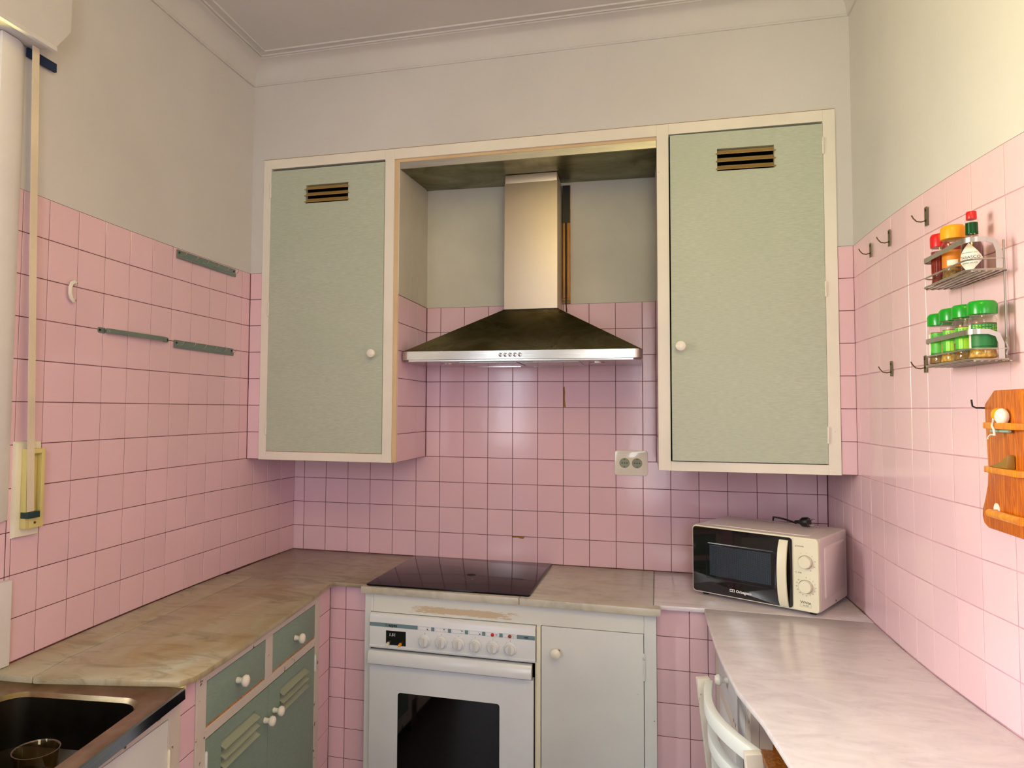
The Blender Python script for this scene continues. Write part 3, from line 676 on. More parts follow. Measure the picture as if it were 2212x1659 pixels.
for x, m in ((0.6821, 'ivory'), (0.7283, 'yellow')): MB().lathe([(0.0052, 0), (0.0058, 0.002), (0.0055, 0.012), (0.004, 0.018), (0.001, 0.019)], ST((x, TF + 0.0012, 0.7075)), 14, (0, -1, 0)).build('clock_knob', M[m], cp, smooth=True)
for x in (0.8173, 0.8788, 0.9408, 1.0015, 1.0638, 1.1251):
    kb = MB().lathe([(0.0222, 0), (0.0222, 0.003), (0.0205, 0.006), (0.0178, 0.0075), (0.0168, 0.016), (0.0155, 0.0175), (0.001, 0.0178)], ST((x, TF, 0.7268)), 28, (0, -1, 0)).build('control_knob', M['oven'], ov, smooth=True)
    MB(ST).box(x - 0.0034, x + 0.0034, TF + 0.0165, TF + 0.0245, 0.7268 - 0.0155, 0.7268 + 0.0155).build('grip', mat('grip_grey', srgb(206, 208, 204), 0.35, var=0.02) if 'grip_grey' not in bpy.data.materials else bpy.data.materials['grip_grey'], kb, bevel=0.0012)
    MB(ST).box(x - 0.0004, x + 0.0004, TF, TF + 0.0004, 0.7515, 0.7555).build('tick_mark', M['ink'], kb)
    b = MB(ST)
    for a in (35, 80, 125, 235, 280, 325):
        a = math.radians(90 - a); b.box(x + 0.0245 * math.cos(a) - 0.0006, x + 0.0245 * math.cos(a) + 0.0006, TF, TF + 0.0004, 0.7268 + 0.0245 * math.sin(a) - 0.0006, 0.7268 + 0.0245 * math.sin(a) + 0.0006)
    b.build('scale_dots', M['inkgray'], kb)['kind'] = 'stuff'
MB(ST).box(0.6100, 1.2085, -0.03, 0.004, 0.6800, 0.6866).build('gap_shade', M['dark'], ov)  # solid near-black strip, paints the shade of the gap under the panel
b = MB(ST); b.prism([(0.0, 0.6325), (0.030, 0.6325), (0.0345, 0.636), (0.0345, 0.662), (0.024, 0.679), (0.0, 0.681)], lambda t, z: (0.6085, t, z), lambda t, z: (1.1995, t, z))
b.build('door_handle', M['oven'], ov, bevel=0.003)
dr = thing_door = None
def oven_door():
    b = MB(ST); out = [(0.6095, 0.1215), (1.2040, 0.1215), (1.2040, 0.6265), (0.6095, 0.6265)]
    b.prism(out, lambda x, z: (x, -0.02, z), lambda x, z: (x, 0.014, z)); return b.build('oven_door', M['oven'], ov, bevel=0.002)
dr = oven_door()
MB(ST).prism(rrect(0.7185, 1.0875, 0.2415, 0.5360, 0.010), lambda x, z: (x, 0.0139, z), lambda x, z: (x, 0.0150, z)).build('window', M['blackglass'], dr)
MB(ST).box(0.612, 1.196, -0.02, 0.010, 0.6267, 0.6325).build('gasket', mat('gasket_grey', srgb(120, 150, 160), 0.5), ov)
MB(ST).box(1.2090, 1.2128, -0.02, 0.004, 0.1215, 0.6860).box(1.2132, 1.2268, 0.0001, 0.006, 0.1215, 0.8080).build('side_trim', M['ivory'], ov, bevel=0.001)

hb = thing('hob', 'black ceramic glass hob with dried smudges set on the marble', 'hob', (0.895, -0.276, ZC))
hp = [(0.6040, -0.0173), (1.2031, -0.0075), (1.1873, -0.5364), (0.5861, -0.5450)]
def round_poly(P, r, n=4):
    out = []
    for i, p in enumerate(P):
        p = Vector(p); a = (Vector(P[i - 1]) - p).normalized(); c = (Vector(P[(i + 1) % len(P)]) - p).normalized()
        for j in range(n + 1):
            t = j / n; q0 = p + a * r * (1 - t); q1 = p + c * r * t; out.append(tuple(p + a * r * (1 - t) ** 2 + c * r * t ** 2))
    return out
gl = MB().slab(round_poly(hp, 0.012), ZC + 0.0003, ZC + 0.0062).build('glass_plate', M['hob'], hb, bevel=0.0012)
prn = mat('hob_print', srgb(40, 40, 46), 0.3)
MB().lathe([(0.0225, 0), (0.0225, 0.0003), (0.0195, 0.0003), (0.0195, 0)], (0.925, -0.367, ZC + 0.0061), 28, cap=False).build('ring_mark', prn, hb)
MB().lathe([(0.018, 0), (0.018, 0.0003)], (0.925, -0.300, ZC + 0.0061), 24).build('worn_spot', M['dark'], hb)

# ------------------------------------------------------------------ wall cupboard (built into the masonry box)
FY = -0.3925
WC = lambda p: (p[0], FY - p[1], p[2])
wc = thing('wall_cupboard', 'cream-framed built-in wall cupboard with two tall vented grey-green doors', 'cupboard', (1.13, -0.2, ZB))
b = MB(WC); z0, z1 = 1.3372, 2.5796; t0 = -0.024
b.box(0.0477, 0.0822, t0, 0, z0, z1).box(0.5845, 0.6235, t0, 0, z0, z1).box(1.6235, 1.6650, t0, 0, z0, z1).box(2.1690, 2.2080, t0, 0, z0, z1)
b.box(0.0822, 0.5845, t0, 0, z0, 1.3705).box(1.6650, 2.1690, t0, 0, z0, 1.3705)
b.box(0.0822, 0.5845, t0, 0, 2.5400, z1).box(1.6650, 2.1690, t0, 0, 2.5400, z1).box(0.6235, 1.6235, t0, 0, 2.5380, z1)
b.build('face_frame', M['cream'], wc, bevel=0.0009, seg=1)
MB(WC).box(0.0477, 2.2080, -0.012, -0.0012, 2.5797, 2.5815).build('caulk_line', mat('old_caulk', srgb(150, 112, 50), 0.8), wc)
MB(WC).box(0.6236, 0.6411, -0.022, -0.0095, z0 + 0.001, 2.5379).box(0.6412, 1.6234, -0.030, -0.0095, 2.5270, 2.5379).build('niche_edging', M['cream_edge'], wc)
for x0, x1 in ((0.0480, 0.5990), (1.6650, 2.2080)):
    b = MB(); b.box(x0, x1, -0.366, -0.02, ZB, ZB + 0.012).box(x0, x1, -0.02, -0.01, ZB, ZT - 0.002).box(x0, x1, -0.366, -0.02, ZT - 0.014, ZT - 0.002)
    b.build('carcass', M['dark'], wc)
dl = holed_door(WC, 0.0835, 0.5832, 1.3725, 2.5300, 0.2415, 0.4275, 2.3850, 2.4605, -0.018, 0.0006, M['linen'], wc)
slats(WC, 0.2415, 0.4275, 2.383, 2.4605, 3, 0.006, dl, M['louver_up'], 0.012, 0.005)
knob(WC, 0.5440, 1.7640, dl, 0.0172, 0.0006)
for a, c in ((2.4190, 2.4745), (1.9255, 1.9800), (1.4395, 1.4935)): hinge(WC, 0.0818, a, c, dl, M['cream'], 0.0035)
MB(WC).box(0.084, 0.583, -0.018, -0.002, 1.3706, 1.3722).build('bare_wood_edge', M['rawwood'], dl)
ca = math.radians(1.3)
def WR(p): # right door ajar about its right hinge line
    dx = p[0] - 2.1680; return (2.1680 + dx * math.cos(ca) + p[1] * math.sin(ca) * 0, FY - p[1] + dx * math.sin(ca) , p[2])
drr = holed_door(WR, 1.6695, 2.1680, 1.3735, 2.5310, 1.8280, 2.0145, 2.3905, 2.4705, -0.018, 0.0006, M['linen'], wc)
slats(WR, 1.8280, 2.0145, 2.3885, 2.4705, 3, 0.006, drr, M['louver_up'], 0.012, 0.005)
knob(WR, 1.6985, 1.7740, drr, 0.0180, 0.0006)
for a, c in ((2.4280, 2.4800), (1.9375, 1.9855), (1.4430, 1.4950)): hinge(WC, 2.1690, a, c, drr, M['cream'], 0.0035)

# steel lining at the top of the niche
sp = thing('steel_lining', 'greasy stainless steel sheet lining the ceiling of the hood niche', 'metal sheet', (1.13, -0.2, ZN))
MB().hexa([(0.6445, -0.3795, 2.4985), (1.6230, -0.3795, 2.4985), (1.6260, -0.0008, 2.515), (0.6445, -0.0008, 2.528), (0.6445, -0.3795, 2.5010), (1.6230, -0.3795, 2.5010), (1.6260, -0.0008, 2.5175), (0.6445, -0.0008, 2.5305)]).build('ceiling_sheet', M['steel_sheet'], sp)
MB().box(0.6445, 1.6230, -0.3835, -0.3798, 2.4985, 2.5268).build('front_strip', M['steel'], sp, bevel=0.0008, seg=1)

# ------------------------------------------------------------------ cooker hood
ch = thing('cooker_hood', 'wide stainless steel chimney hood with pyramid canopy above the hob', 'cooker hood', (1.1, -0.2, 1.73))
X0, X1, YH, ZH0, ZH1 = 0.6455, 1.572, -0.360, 1.7335, 1.7735
out = [(X0, -0.0015), (X0, YH + 0.03)] + [(X0 + 0.03 - 0.03 * math.cos(a), YH + 0.03 - 0.03 * math.sin(a)) for a in [PI / 2 * i / 6 for i in range(1, 7)]] + [(X1 - 0.03 + 0.03 * math.sin(a), YH + 0.03 - 0.03 * math.cos(a)) for a in [PI / 2 * i / 6 for i in range(7)]] + [(X1, -0.0015)]
b = MB(); b.slab(out, ZH0 + 0.006, ZH1); b.build('rim', M['steel'], ch, bevel=0.001, seg=1)
# underside tray with filters and lamps
b = MB(); b.slab([(X0 + 0.004, -0.0015), (X0 + 0.004, YH + 0.034), (X0 + 0.034, YH + 0.004), (X1 - 0.034, YH + 0.004), (X1 - 0.004, YH + 0.034), (X1 - 0.004, -0.0015)], ZH0, ZH0 + 0.0058)
b.build('underside', M['steel'], ch)
for x0, x1 in ((0.87, 1.098), (1.112, 1.34)):
    f = MB().box(x0, x1, -0.30, -0.05, ZH0 - 0.004, ZH0 - 0.0002).build('grease_filter', M['steel'], ch, bevel=0.001, seg=1)
    MB().box(x0 + 0.02, x1 - 0.02, -0.06, -0.052, ZH0 - 0.006, ZH0 - 0.0042).build('filter_edge', M['chrome'], f)
for x in (0.80, 1.40): MB().lathe([(0.03, 0), (0.03, 0.003), (0.024, 0.003), (0.022, 0.001)], (x, -0.2, ZH0 - 0.003), 24, cap=True).build('lamp_ring', M['chrome'], ch)
cb = [(X0 + 0.006, YH + 0.006, ZH1), (X1 - 0.006, YH + 0.006, ZH1), (X1 - 0.006, -0.0015, ZH1), (X0 + 0.006, -0.0015, ZH1)]
ct = [(1.028, -0.197, 1.952), (1.2475, -0.197, 1.952), (1.2475, -0.0015, 1.952), (1.028, -0.0015, 1.952)]
MB().hexa(cb + ct).build('canopy', M['steel_dirty'], ch, bevel=0.002)
MB().box(1.0305, 1.2455, -0.195, -0.0015, 1.9522, 2.470).build('lower_flue', M['steel_duct'], ch, bevel=0.0012)
MB().box(1.0325, 1.2435, -0.193, -0.0020, 2.4702, 2.505).build('upper_flue', M['steel_duct'], ch, bevel=0.0012)
MB().box(1.026, 1.25, -0.199, -0.0015, 1.9502, 1.9530).build('joint_seal', M['black'], ch)
for x in (1.048, 1.0666, 1.0852, 1.1037, 1.1226): MB().lathe([(0.0078, 0), (0.0078, 0.002), (0.006, 0.0045), (0.001, 0.0055)], (x, YH, 1.7560), 16, (0, -1, 0)).build('push_button', M['chrome'], ch, smooth=True)

cbn = thing('cable_batten', 'dark brown batten with black cable and two screws beside the hood flue', 'batten', (1.262, -0.01, 2.0))
MB().box(1.2470, 1.2800, -0.012, -0.0002, 1.998, 2.505).build('backing_board', M['rawwood'], cbn, bevel=0.001, seg=1)
MB().box(1.2490, 1.2585, -0.020, -0.0122, 2.02, 2.50).box(1.2660, 1.2775, -0.020, -0.0122, 2.02, 2.50).build('strip', mat('brass_brown', srgb(168, 122, 56), 0.45, 0.3, var=0.15), cbn, bevel=0.0015)
MB().box(1.2475, 1.2795, -0.0215, -0.0203, 2.34, 2.50).build('black_top', M['black'], cbn)  # black plate over the upper part of the strips
MB().tube([(1.2622, -0.017, 2.50), (1.2625, -0.017, 2.2), (1.2625, -0.017, 2.0), (1.263, -0.005, 1.975), (1.2640, -0.004, 1.962)], 0.0026, 6).build('cable', M['black'], cbn)
for x in (1.2535, 1.2718): MB().lathe([(0.0065, 0), (0.0065, 0.0022), (0.0045, 0.0022), (0.0040, 0.0030), (0.002, 0.0032)], (x, -0.0135, 2.008), 14, (0, -1, 0)).build('screw', M['hookmetal'], cbn)

# ------------------------------------------------------------------ double socket
sk = thing('power_socket', 'white double wall socket on the pink tiles under the right cupboard', 'socket', (1.525, -0.005, 1.33))
b = MB(); b.prism(rrect(1.4590, 1.5912, 1.2815, 1.3840, 0.012), lambda x, z: (x, -0.0008, z), lambda x, z: (x, -0.009, z)); b.build('plate', M['ceramic'], sk, bevel=0.003)
MB().box(1.4770, 1.5730, -0.0098, -0.0088, 1.3090, 1.3560).build('inner_frame', M['ivory'], sk)
for x in (1.4995, 1.5490):
    s_ = MB().lathe([(0.0205, 0), (0.0205, 0.0008), (0.019, 0.0008), (0.0182, -0.0), (0.001, -0.0)], (x, -0.0099, 1.3326), 24, (0, -1, 0), cap=False).build('socket_well', mat('well_grey', srgb(150, 158, 140), 0.5) if 'well_grey' not in bpy.data.materials else bpy.data.materials['well_grey'], sk)
    b = MB()
    for dx in (-0.0095, 0, 0.0095): b.lathe([(0.0026, 0), (0.0026, 0.0005)], (x + dx, -0.0099, 1.3326), 10, (0, -1, 0))
    b.box(x - 0.0022, x + 0.0022, -0.0107, -0.0099, 1.3155, 1.3185).box(x - 0.0022, x + 0.0022, -0.0107, -0.0099, 1.3465, 1.3495)
    b.build('contact_hole', M['black'], s_)

# ------------------------------------------------------------------ microwave
FL = Vector((1.739, -0.3301)); FU = Vector((0.8731, -0.4877)).normalized(); FD = Vector((-FU.y, FU.x))
def MWT(p): q = FL + FU * p[0] + FD * p[1]; return (q.x, q.y, p[2])
mwv = thing('microwave', 'pale pinkish-white microwave with black glass door and two dials', 'microwave', tuple(FL + FU * 0.21 + FD * 0.15) + (ZC,))
MB_ = M['mwbody'] = mat('microwave_enamel', srgb(226, 214, 216), 0.25, var=0.015)
z0, z1 = 0.9135, 1.1450
MB(MWT).box(0.0, 0.4165, 0.012, 0.30, z0, z1).build('housing', MB_, mwv, bevel=0.009, seg=3)
b = MB(MWT); b.prism(rrect(0.0, 0.4165, z0, z1, 0.012), lambda s, z: (s, 0.0118, z), lambda s, z: (s, 0.0, z)); b.build('front_frame', M['ivory'], mwv, bevel=0.0015)
MB(MWT).prism(rrect(0.05, 0.27, z0 + 0.035, z1 - 0.03, 0.012), lambda t, z: (0.4163, t, z), lambda t, z: (0.4195, t + (0.004 if t < 0.15 else -0.004), z + (0.004 if z < 1.03 else -0.004))).build('side_panel', MB_, mwv, bevel=0.001)
MB(MWT).prism(rrect(0.05, 0.375, 0.04, 0.26, 0.012), lambda s, t: (s, t, z1 - 0.0002), lambda s, t: (s, t, z1 + 0.0018)).build('top_panel', MB_, mwv, bevel=0.0008)
b = MB(MWT)
for i in range(28): b.box(0.09 + i * 0.0095, 0.095 + i * 0.0095, 0.236, 0.241, z1 + 0.0018, z1 + 0.0022)
v_ = b.build('vent_row', M['inkgray'], mwv); v_['kind'] = 'stuff'
for s_, t_ in ((0.03, 0.04), (0.385, 0.04), (0.03, 0.27), (0.385, 0.27)): MB().lathe([(0.011, 0), (0.013, z0 - ZC - 0.0004)], MWT((s_, t_, ZC + 0.0003)), 12).build('foot', M['black'], mwv)
MB().lathe([(0.0035, 0), (0.003, 0.0015)], MWT((0.4165, 0.165, z0 + 0.012)), 10, tuple(FU) + (0,)).build('screw', M['hookmetal'], mwv)
dd = MB(MWT).prism(rrect(0.0035, 0.3365, z0 + 0.004, z1 - 0.0045, 0.010), lambda s, z: (s, 0.0, z), lambda s, z: (s, -0.004, z)).build('door', M['blackglass'], mwv, bevel=0.0008, seg=1)
b = MB(MWT)
ro, ri = rrect(0.0500, 0.2855, 0.9660, 1.0900, 0.008), rrect(0.0530, 0.2825, 0.9690, 1.0870, 0.006)
vo_ = [b.v((x, -0.0041, z)) for x, z in ro]; vi_ = [b.v((x, -0.0048, z)) for x, z in ri]
for i in range(len(ro)): b.b.faces.new([vo_[i], vo_[(i + 1) % len(ro)], vi_[(i + 1) % len(ro)], vi_[i]])
b.build('window_rim', mat('rim_dark', srgb(20, 26, 44), 0.15, var=0.0), dd)
MB(MWT).box(0.0640, 0.2705, -0.0046, -0.0040, 0.9785, 1.0815).build('mesh_screen', M['screen'], dd)
hp_ = [(-0.006 - 0.026 * math.sin(PI * i / 10) ** 0.6, 0.9185 + 0.213 * i / 10) for i in range(11)]
sec = hp_ + [(t + 0.010 if 0 < i < 10 else -0.0035, z) for i, (t, z) in list(enumerate(hp_))[::-1]]
MB(MWT).prism(sec, lambda t, z: (0.2975, t, z), lambda t, z: (0.3255, t, z)).build('handle', M['ivory'], dd, bevel=0.002)
cpn = MB(MWT).prism(rrect(0.3392, 0.4150, z0 + 0.002, z1 - 0.003, 0.008), lambda s, z: (s, 0.0, z), lambda s, z: (s, -0.003, z)).build('control_panel', M['ivory'], mwv, bevel=0.0008, seg=1)
uu, vv = tuple(FU) + (0,), (0, 0, 1)
for z_ in (1.0700, 0.9930):
    c_ = MWT((0.3775, -0.003, z_)); ax = (-FD.x, -FD.y, 0)
    kq = MB().lathe([(0.0215, 0), (0.0215, 0.004), (0.0205, 0.005)], c_, 30, ax).build('dial', M['chrome'], mwv, smooth=True)
    MB().lathe([(0.0195, 0.0045), (0.0190, 0.013), (0.0178, 0.015), (0.001, 0.0152)], c_, 30, ax).build('dial_cap', M['ivory'], kq, smooth=True)
for i, t_ in enumerate(['0', '1', '2', '3', '4', '5', '6', '7', '8', '9', '10', '15', '20', '25', '30']):
    a = math.radians(88 - i * 22.0); text(t_, 0.0052, MWT((0.3775 + 0.0285 * math.cos(a), -0.0031, 0.9930 + 0.0285 * math.sin(a) - 0.002)), uu, vv, M['inkgray'], cpn, 'dial_number', align='CENTER')
for i in range(6):
    a = math.radians(120 - i * 36); text('*' if i == 0 else '▪' if False else 'ı' * (i if i < 4 else 4), 0.0055, MWT((0.3775 + 0.0285 * math.cos(a), -0.0031, 1.0700 + 0.0285 * math.sin(a) - 0.002)), uu, vv, M['inkgray'], cpn, 'dial_mark', align='CENTER')
text('POWER', 0.0056, MWT((0.3530, -0.0031, 1.1155)), uu, vv, M['inkgray'], cpn)
b = MB(MWT)
for i in range(3): b.box(0.3455 + i * 0.0018, 0.3465 + i * 0.0018, -0.0034, -0.003, 1.1155, 1.1172 + i * 0.0014)
b.build('power_symbol', M['inkgray'], cpn)
text('TIME', 0.0056, MWT((0.3530, -0.0031, 1.0322)), uu, vv, M['inkgray'], cpn)
MB().tube([MWT((0.3475 + 0.0028 * math.cos(a), -0.0031, 1.0342 + 0.0028 * math.sin(a))) for a in [2 * PI * i / 14 for i in range(14)]], 0.00035, 4, closed=True).build('clock_symbol', M['inkgray'], cpn)
text('White', 0.0125, MWT((0.3755, -0.0031, 0.9385)), uu, vv, M['ink'], cpn, align='CENTER')
text('GLASS', 0.0066, MWT((0.3755, -0.0031, 0.9308)), uu, vv, M['inkgray'], cpn, align='CENTER')
b = MB(MWT); b.box(0.3590, 0.3920, -0.0033, -0.003, 0.9280, 0.9284).box(0.3590, 0.3594, -0.0033, -0.003, 0.9284, 0.9375).box(0.3916, 0.3920, -0.0033, -0.003, 0.9284, 0.9375); b.build('logo_frame', M['inkgray'], cpn)
text('Orbegozo', 0.0125, MWT((0.1545, -0.0043, 0.9335)), uu, vv, M['inkwhite'], dd, bold=0.0003)
b = MB(MWT); b.box(0.1335, 0.1500, -0.0046, -0.0041, 0.9335, 0.9352).box(0.1335, 0.1500, -0.0046, -0.0041, 0.9405, 0.9425).box(0.1335, 0.1350, -0.0046, -0.0041, 0.9352, 0.9405).box(0.1410, 0.1425, -0.0046, -0.0041, 0.9352, 0.9405).box(0.1485, 0.1500, -0.0046, -0.0041, 0.9352, 0.9405); b.build('emblem', M['inkwhite'], dd)
# cord and plug lying on top
zt = z1 + 0.0020
pc = [MWT(p) for p in ((0.16, 0.306, 1.06), (0.165, 0.312, 1.12), (0.175, 0.295, zt + 0.012), (0.20, 0.262, zt + 0.016), (0.232, 0.232, zt + 0.018), (0.262, 0.21, zt + 0.016), (0.285, 0.198, zt + 0.013))]
MB().tube(pc, 0.0035, 8).build('power_cord', M['black'], mwv, smooth=True)
p0 = Vector(pc[-1]); ax = (Vector(MWT((0.345, 0.185, zt + 0.019))) - p0).normalized()
pg = MB().lathe([(0.0042, -0.004), (0.0055, 0.0), (0.0060, 0.012), (0.0095, 0.016), (0.0155, 0.024), (0.0165, 0.030), (0.0165, 0.044), (0.0150, 0.047), (0.001, 0.0472)], p0 + Vector((0, 0, 0.0045)), 18, ax).build('plug', M['black'], mwv, smooth=True)
for s_ in (-0.0095, 0.0095):
    q = p0 + Vector((0, 0, 0.0045)) + ax * 0.047 + Vector((0, 0, 1)).cross(ax) * s_ * 0.35 + Vector((0, 0, abs(s_) * 0.9 if s_ > 0 else -abs(s_) * 0.9))
    MB().tube([q, q + ax * 0.018], 0.0021, 8).build('pin', M['chrome'], pg)

# ------------------------------------------------------------------ right base cabinet under the pale marble
RA = Vector((1.7955, -0.4975)); RB = Vector((1.822, -1.35)); RU = (RB - RA).normalized(); RN = Vector((RU.y, -RU.x))
if RN.x > 0: RN = -RN
def RC(p): q = RA + RU * p[0] + RN * p[1]; return (q.x, q.y, p[2])
rc = thing('base_cabinet', 'white cabinet under the right worktop with a drawer and an open wooden shelf', 'cabinet', (2.0, -1.2, 0.0))
ZRT = ZC - TH - 0.0004
MB(RC).box(0.001, 0.075, -0.02, 0, 0.06, ZRT).box(0.075, 0.545, -0.02, 0, 0.862, ZRT).box(0.075, 0.545, -0.02, 0, 0.655, 0.69).box(0.545, 0.612, -0.02, 0, 0.655, ZRT).box(0.612, 1.55, -0.02, 0, 0.872, ZRT).box(1.50, 1.55, -0.02, 0, 0.06, 0.872).box(0.075, 0.385, -0.02, 0, 0.06, 0.12).build('face_frame', M['white_worn'], rc, bevel=0.0008, seg=1)
dq = MB(RC).box(0.077, 0.543, -0.02, 0.0006, 0.6925, 0.8600).build('drawer', mat('drawer_paint', srgb(206, 210, 214), 0.4), rc, bevel=0.0012)
knob(RC, 0.262, 0.762, dq, 0.0165, 0.0006, 0.036)
MB(RC).box(0.077, 0.383, -0.02, -0.001, 0.1215, 0.6530).build('door', M['white'], rc, bevel=0.0012)
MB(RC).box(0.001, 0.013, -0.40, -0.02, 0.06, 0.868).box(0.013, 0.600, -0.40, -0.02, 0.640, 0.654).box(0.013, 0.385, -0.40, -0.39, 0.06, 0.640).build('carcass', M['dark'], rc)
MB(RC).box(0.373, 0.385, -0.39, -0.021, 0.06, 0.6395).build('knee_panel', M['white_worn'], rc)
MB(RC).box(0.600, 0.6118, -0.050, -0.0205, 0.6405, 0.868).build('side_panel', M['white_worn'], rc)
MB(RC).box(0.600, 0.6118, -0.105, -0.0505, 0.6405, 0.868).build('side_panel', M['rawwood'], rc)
MB(RC).box(0.600, 0.6118, -0.40, -0.1055, 0.6405, 0.868).build('side_panel', M['dark'], rc)  # deep end of the panel coloured near-black for interior shade
MB(RC).box(0.6122, 1.495, -0.39, -0.0215, 0.715, 0.730).build('shelf', M['rawwood'], rc)
for a, c in zip(jr, jr[1:]):
    if -1.9 < a and c < -0.86:
        for r in range(5): put_tile(wall_right, (XR(a), a), (XR(c), c), 0.794 - 0.1097 * (r + 1), 0.794 - 0.1097 * r, (-1, 0, 0))

# ------------------------------------------------------------------ chair pulled up to the right worktop
chair = thing('chair', 'white-painted wooden chair with curved back rails beside the right worktop', 'chair', (1.86, -1.2, 0.0))
FA, FB = Vector((1.7275, -0.980)), Vector((1.7905, -1.385)); CU = (FB - FA).normalized(); CN = Vector((-CU.y, CU.x))
if CN.x > 0: CN = -CN       # CN points to the back of the chair
def CH(p): q = FA + CU * p[0] + CN * p[1]; return (q.x, q.y, p[2])
Lc = (FB - FA).length
for s_ in (0.0, Lc):
    lean = lambda z: 0.0 if z < 0.42 else -0.0
    MB().tube([CH((s_, 0.012, 0.842)), CH((s_, -0.012, 0.62)), CH((s_, -0.028, 0.42)), CH((s_, -0.005, 0.0008))], 0, rect=(0.011, 0.0165), up=tuple(CN) + (0,)).build('back_leg', M['white_worn'], chair, bevel=0.0015)
    MB().tube([CH((s_ + (0.02 if s_ == 0 else -0.02), -0.40, 0.42)), CH((s_, -0.41, 0.0008))], 0, rect=(0.013, 0.013)).build('front_leg', M['white_worn'], chair, bevel=0.0015)
for zc, hh in ((0.824, 0.017), (0.745, 0.015), (0.665, 0.015)):
    tt = -0.002 - (0.824 - zc) * 0.11
    pth = [CH((0.011 + (Lc - 0.022) * i / 12, tt + 0.040 * math.sin(PI * i / 12), zc)) for i in range(13)]
    MB().tube(pth, 0, rect=(0.0095, hh)).build('back_rail', M['white'], chair, bevel=0.002)
MB(CH).prism(rrect(-0.01, Lc + 0.01, -0.43, -0.045, 0.03), lambda s, t: (s, t, 0.42), lambda s, t: (s, t, 0.445)).build('seat', M['white_worn'], chair, bevel=0.003)

# ------------------------------------------------------------------ left wall hardware
def hook_rail(z0, z1, ya, yb, label):
    x = XL((ya + yb) / 2) + 0.004; r_ = thing('hook_rail', label, 'hook rail', (x, (ya + yb) / 2, z0), 'hook rails on the left wall')
    b = MB(); b.prism([(0, z0), (0.0035, z0), (0.0055, z0 + 0.007), (0.0022, z0 + 0.013), (0.0022, z1 - 0.002), (0.0035, z1), (0, z1)], lambda t, z: (x + t, ya, z), lambda t, z: (x + t, yb, z))
    b.build('strip', M['grayalu'], r_)
    n_ = 6
    for i in range(n_):
        y = ya + 0.022 + (yb - ya - 0.036) * i / (n_ - 1); zq = z0 + 0.011
        MB().tube([(x + 0.003, y, zq), (x + 0.012, y + 0.001, zq - 0.001), (x + 0.020, y + 0.003, zq + 0.004), (x + 0.023, y + 0.005, zq + 0.014)], 0.0013, 6).build('hook', M['wire'], r_, smooth=True)
        MB().lathe([(0.0028, 0), (0.002, 0.0015)], (x + 0.0035, y - 0.004, zq), 8, (1, 0, 0)).build('rivet', M['chrome'], r_)
    for y in (ya + 0.012, yb - 0.012): MB().lathe([(0.0042, 0), (0.003, 0.002)], (x + 0.0022, y, z1 - 0.009), 10, (1, 0, 0)).build('screw', M['black'], r_)
hook_rail(2.0705, 2.1000, -0.8722, -0.5036, 'grey metal hook rail along the top edge of the left wall tiles')
hook_rail(1.7543, 1.7818, -0.8753, -0.5075, 'grey metal hook rail on the left wall right of the towel bar')
tb = thing('towel_bar', 'grey metal bar fixed on the left wall between the handle and lower hooks', 'towel bar', (0.01, -1.08, 1.77))
xb = XL(-1.08) + 0.0045
for y0, y1 in ((-1.2435, -1.212), (-0.945, -0.9175)):
    MB().prism(rrect(y0, y1, 1.7675, 1.7845, 0.006), lambda y, z: (xb, y, z), lambda y, z: (xb + 0.004, y, z)).build('bracket', M['grayalu'], tb, bevel=0.001)
MB().tube([(xb + 0.010, -1.215, 1.7755), (xb + 0.012, -1.20, 1.7758), (xb + 0.012, -0.96, 1.7766), (xb + 0.008, -0.935, 1.7768)], 0, rect=(0.0075, 0.0025), up=(1, 0, 0)).build('bar', M['grayalu'], tb, bevel=0.0015)
MB().lathe([(0.006, 0), (0.0058, 0.008), (0.003, 0.010)], (xb + 0.004, -1.205, 1.7758), 12, (1, 0, 0)).build('swivel_knob', M['wire'], tb)
for y in (-1.236, -0.925): MB().lathe([(0.004, 0), (0.003, 0.002)], (xb + 0.004, y, 1.776), 10, (1, 0, 0)).build('screw', M['black'], tb)
ph = thing('pull_handle', 'small white D-shaped pull handle screwed to the left wall tiles', 'handle', (0.02, -1.355, 1.85))
xh = XL(-1.35) + 0.0045
MB().tube([(xh + 0.004, -1.3455, 1.8957), (xh + 0.008, -1.357, 1.8982), (xh + 0.010, -1.368, 1.892), (xh + 0.011, -1.3740, 1.880), (xh + 0.011, -1.3740, 1.863), (xh + 0.010, -1.369, 1.851), (xh + 0.008, -1.360, 1.8442), (xh + 0.004, -1.350, 1.8459)], 0, rect=(0.0045, 0.0030), up=(1, 0, 0)).build('grip', M['ceramic'], ph, bevel=0.001)
for y, z in ((-1.3455, 1.8957), (-1.350, 1.8459)): 
    q = MB().lathe([(0.0065, 0), (0.006, 0.004)], (xh - 0.0012, y, z), 12, (1, 0, 0)).build('mount', M['ceramic'], ph)
    MB().lathe([(0.0042, 0), (0.0032, 0.0015)], (xh + 0.0052, y, z), 10, (1, 0, 0)).build('screw', mat('screw_blue', srgb(60, 84, 92), 0.4, 0.5) if 'screw_blue' not in bpy.data.materials else bpy.data.materials['screw_blue'], q)

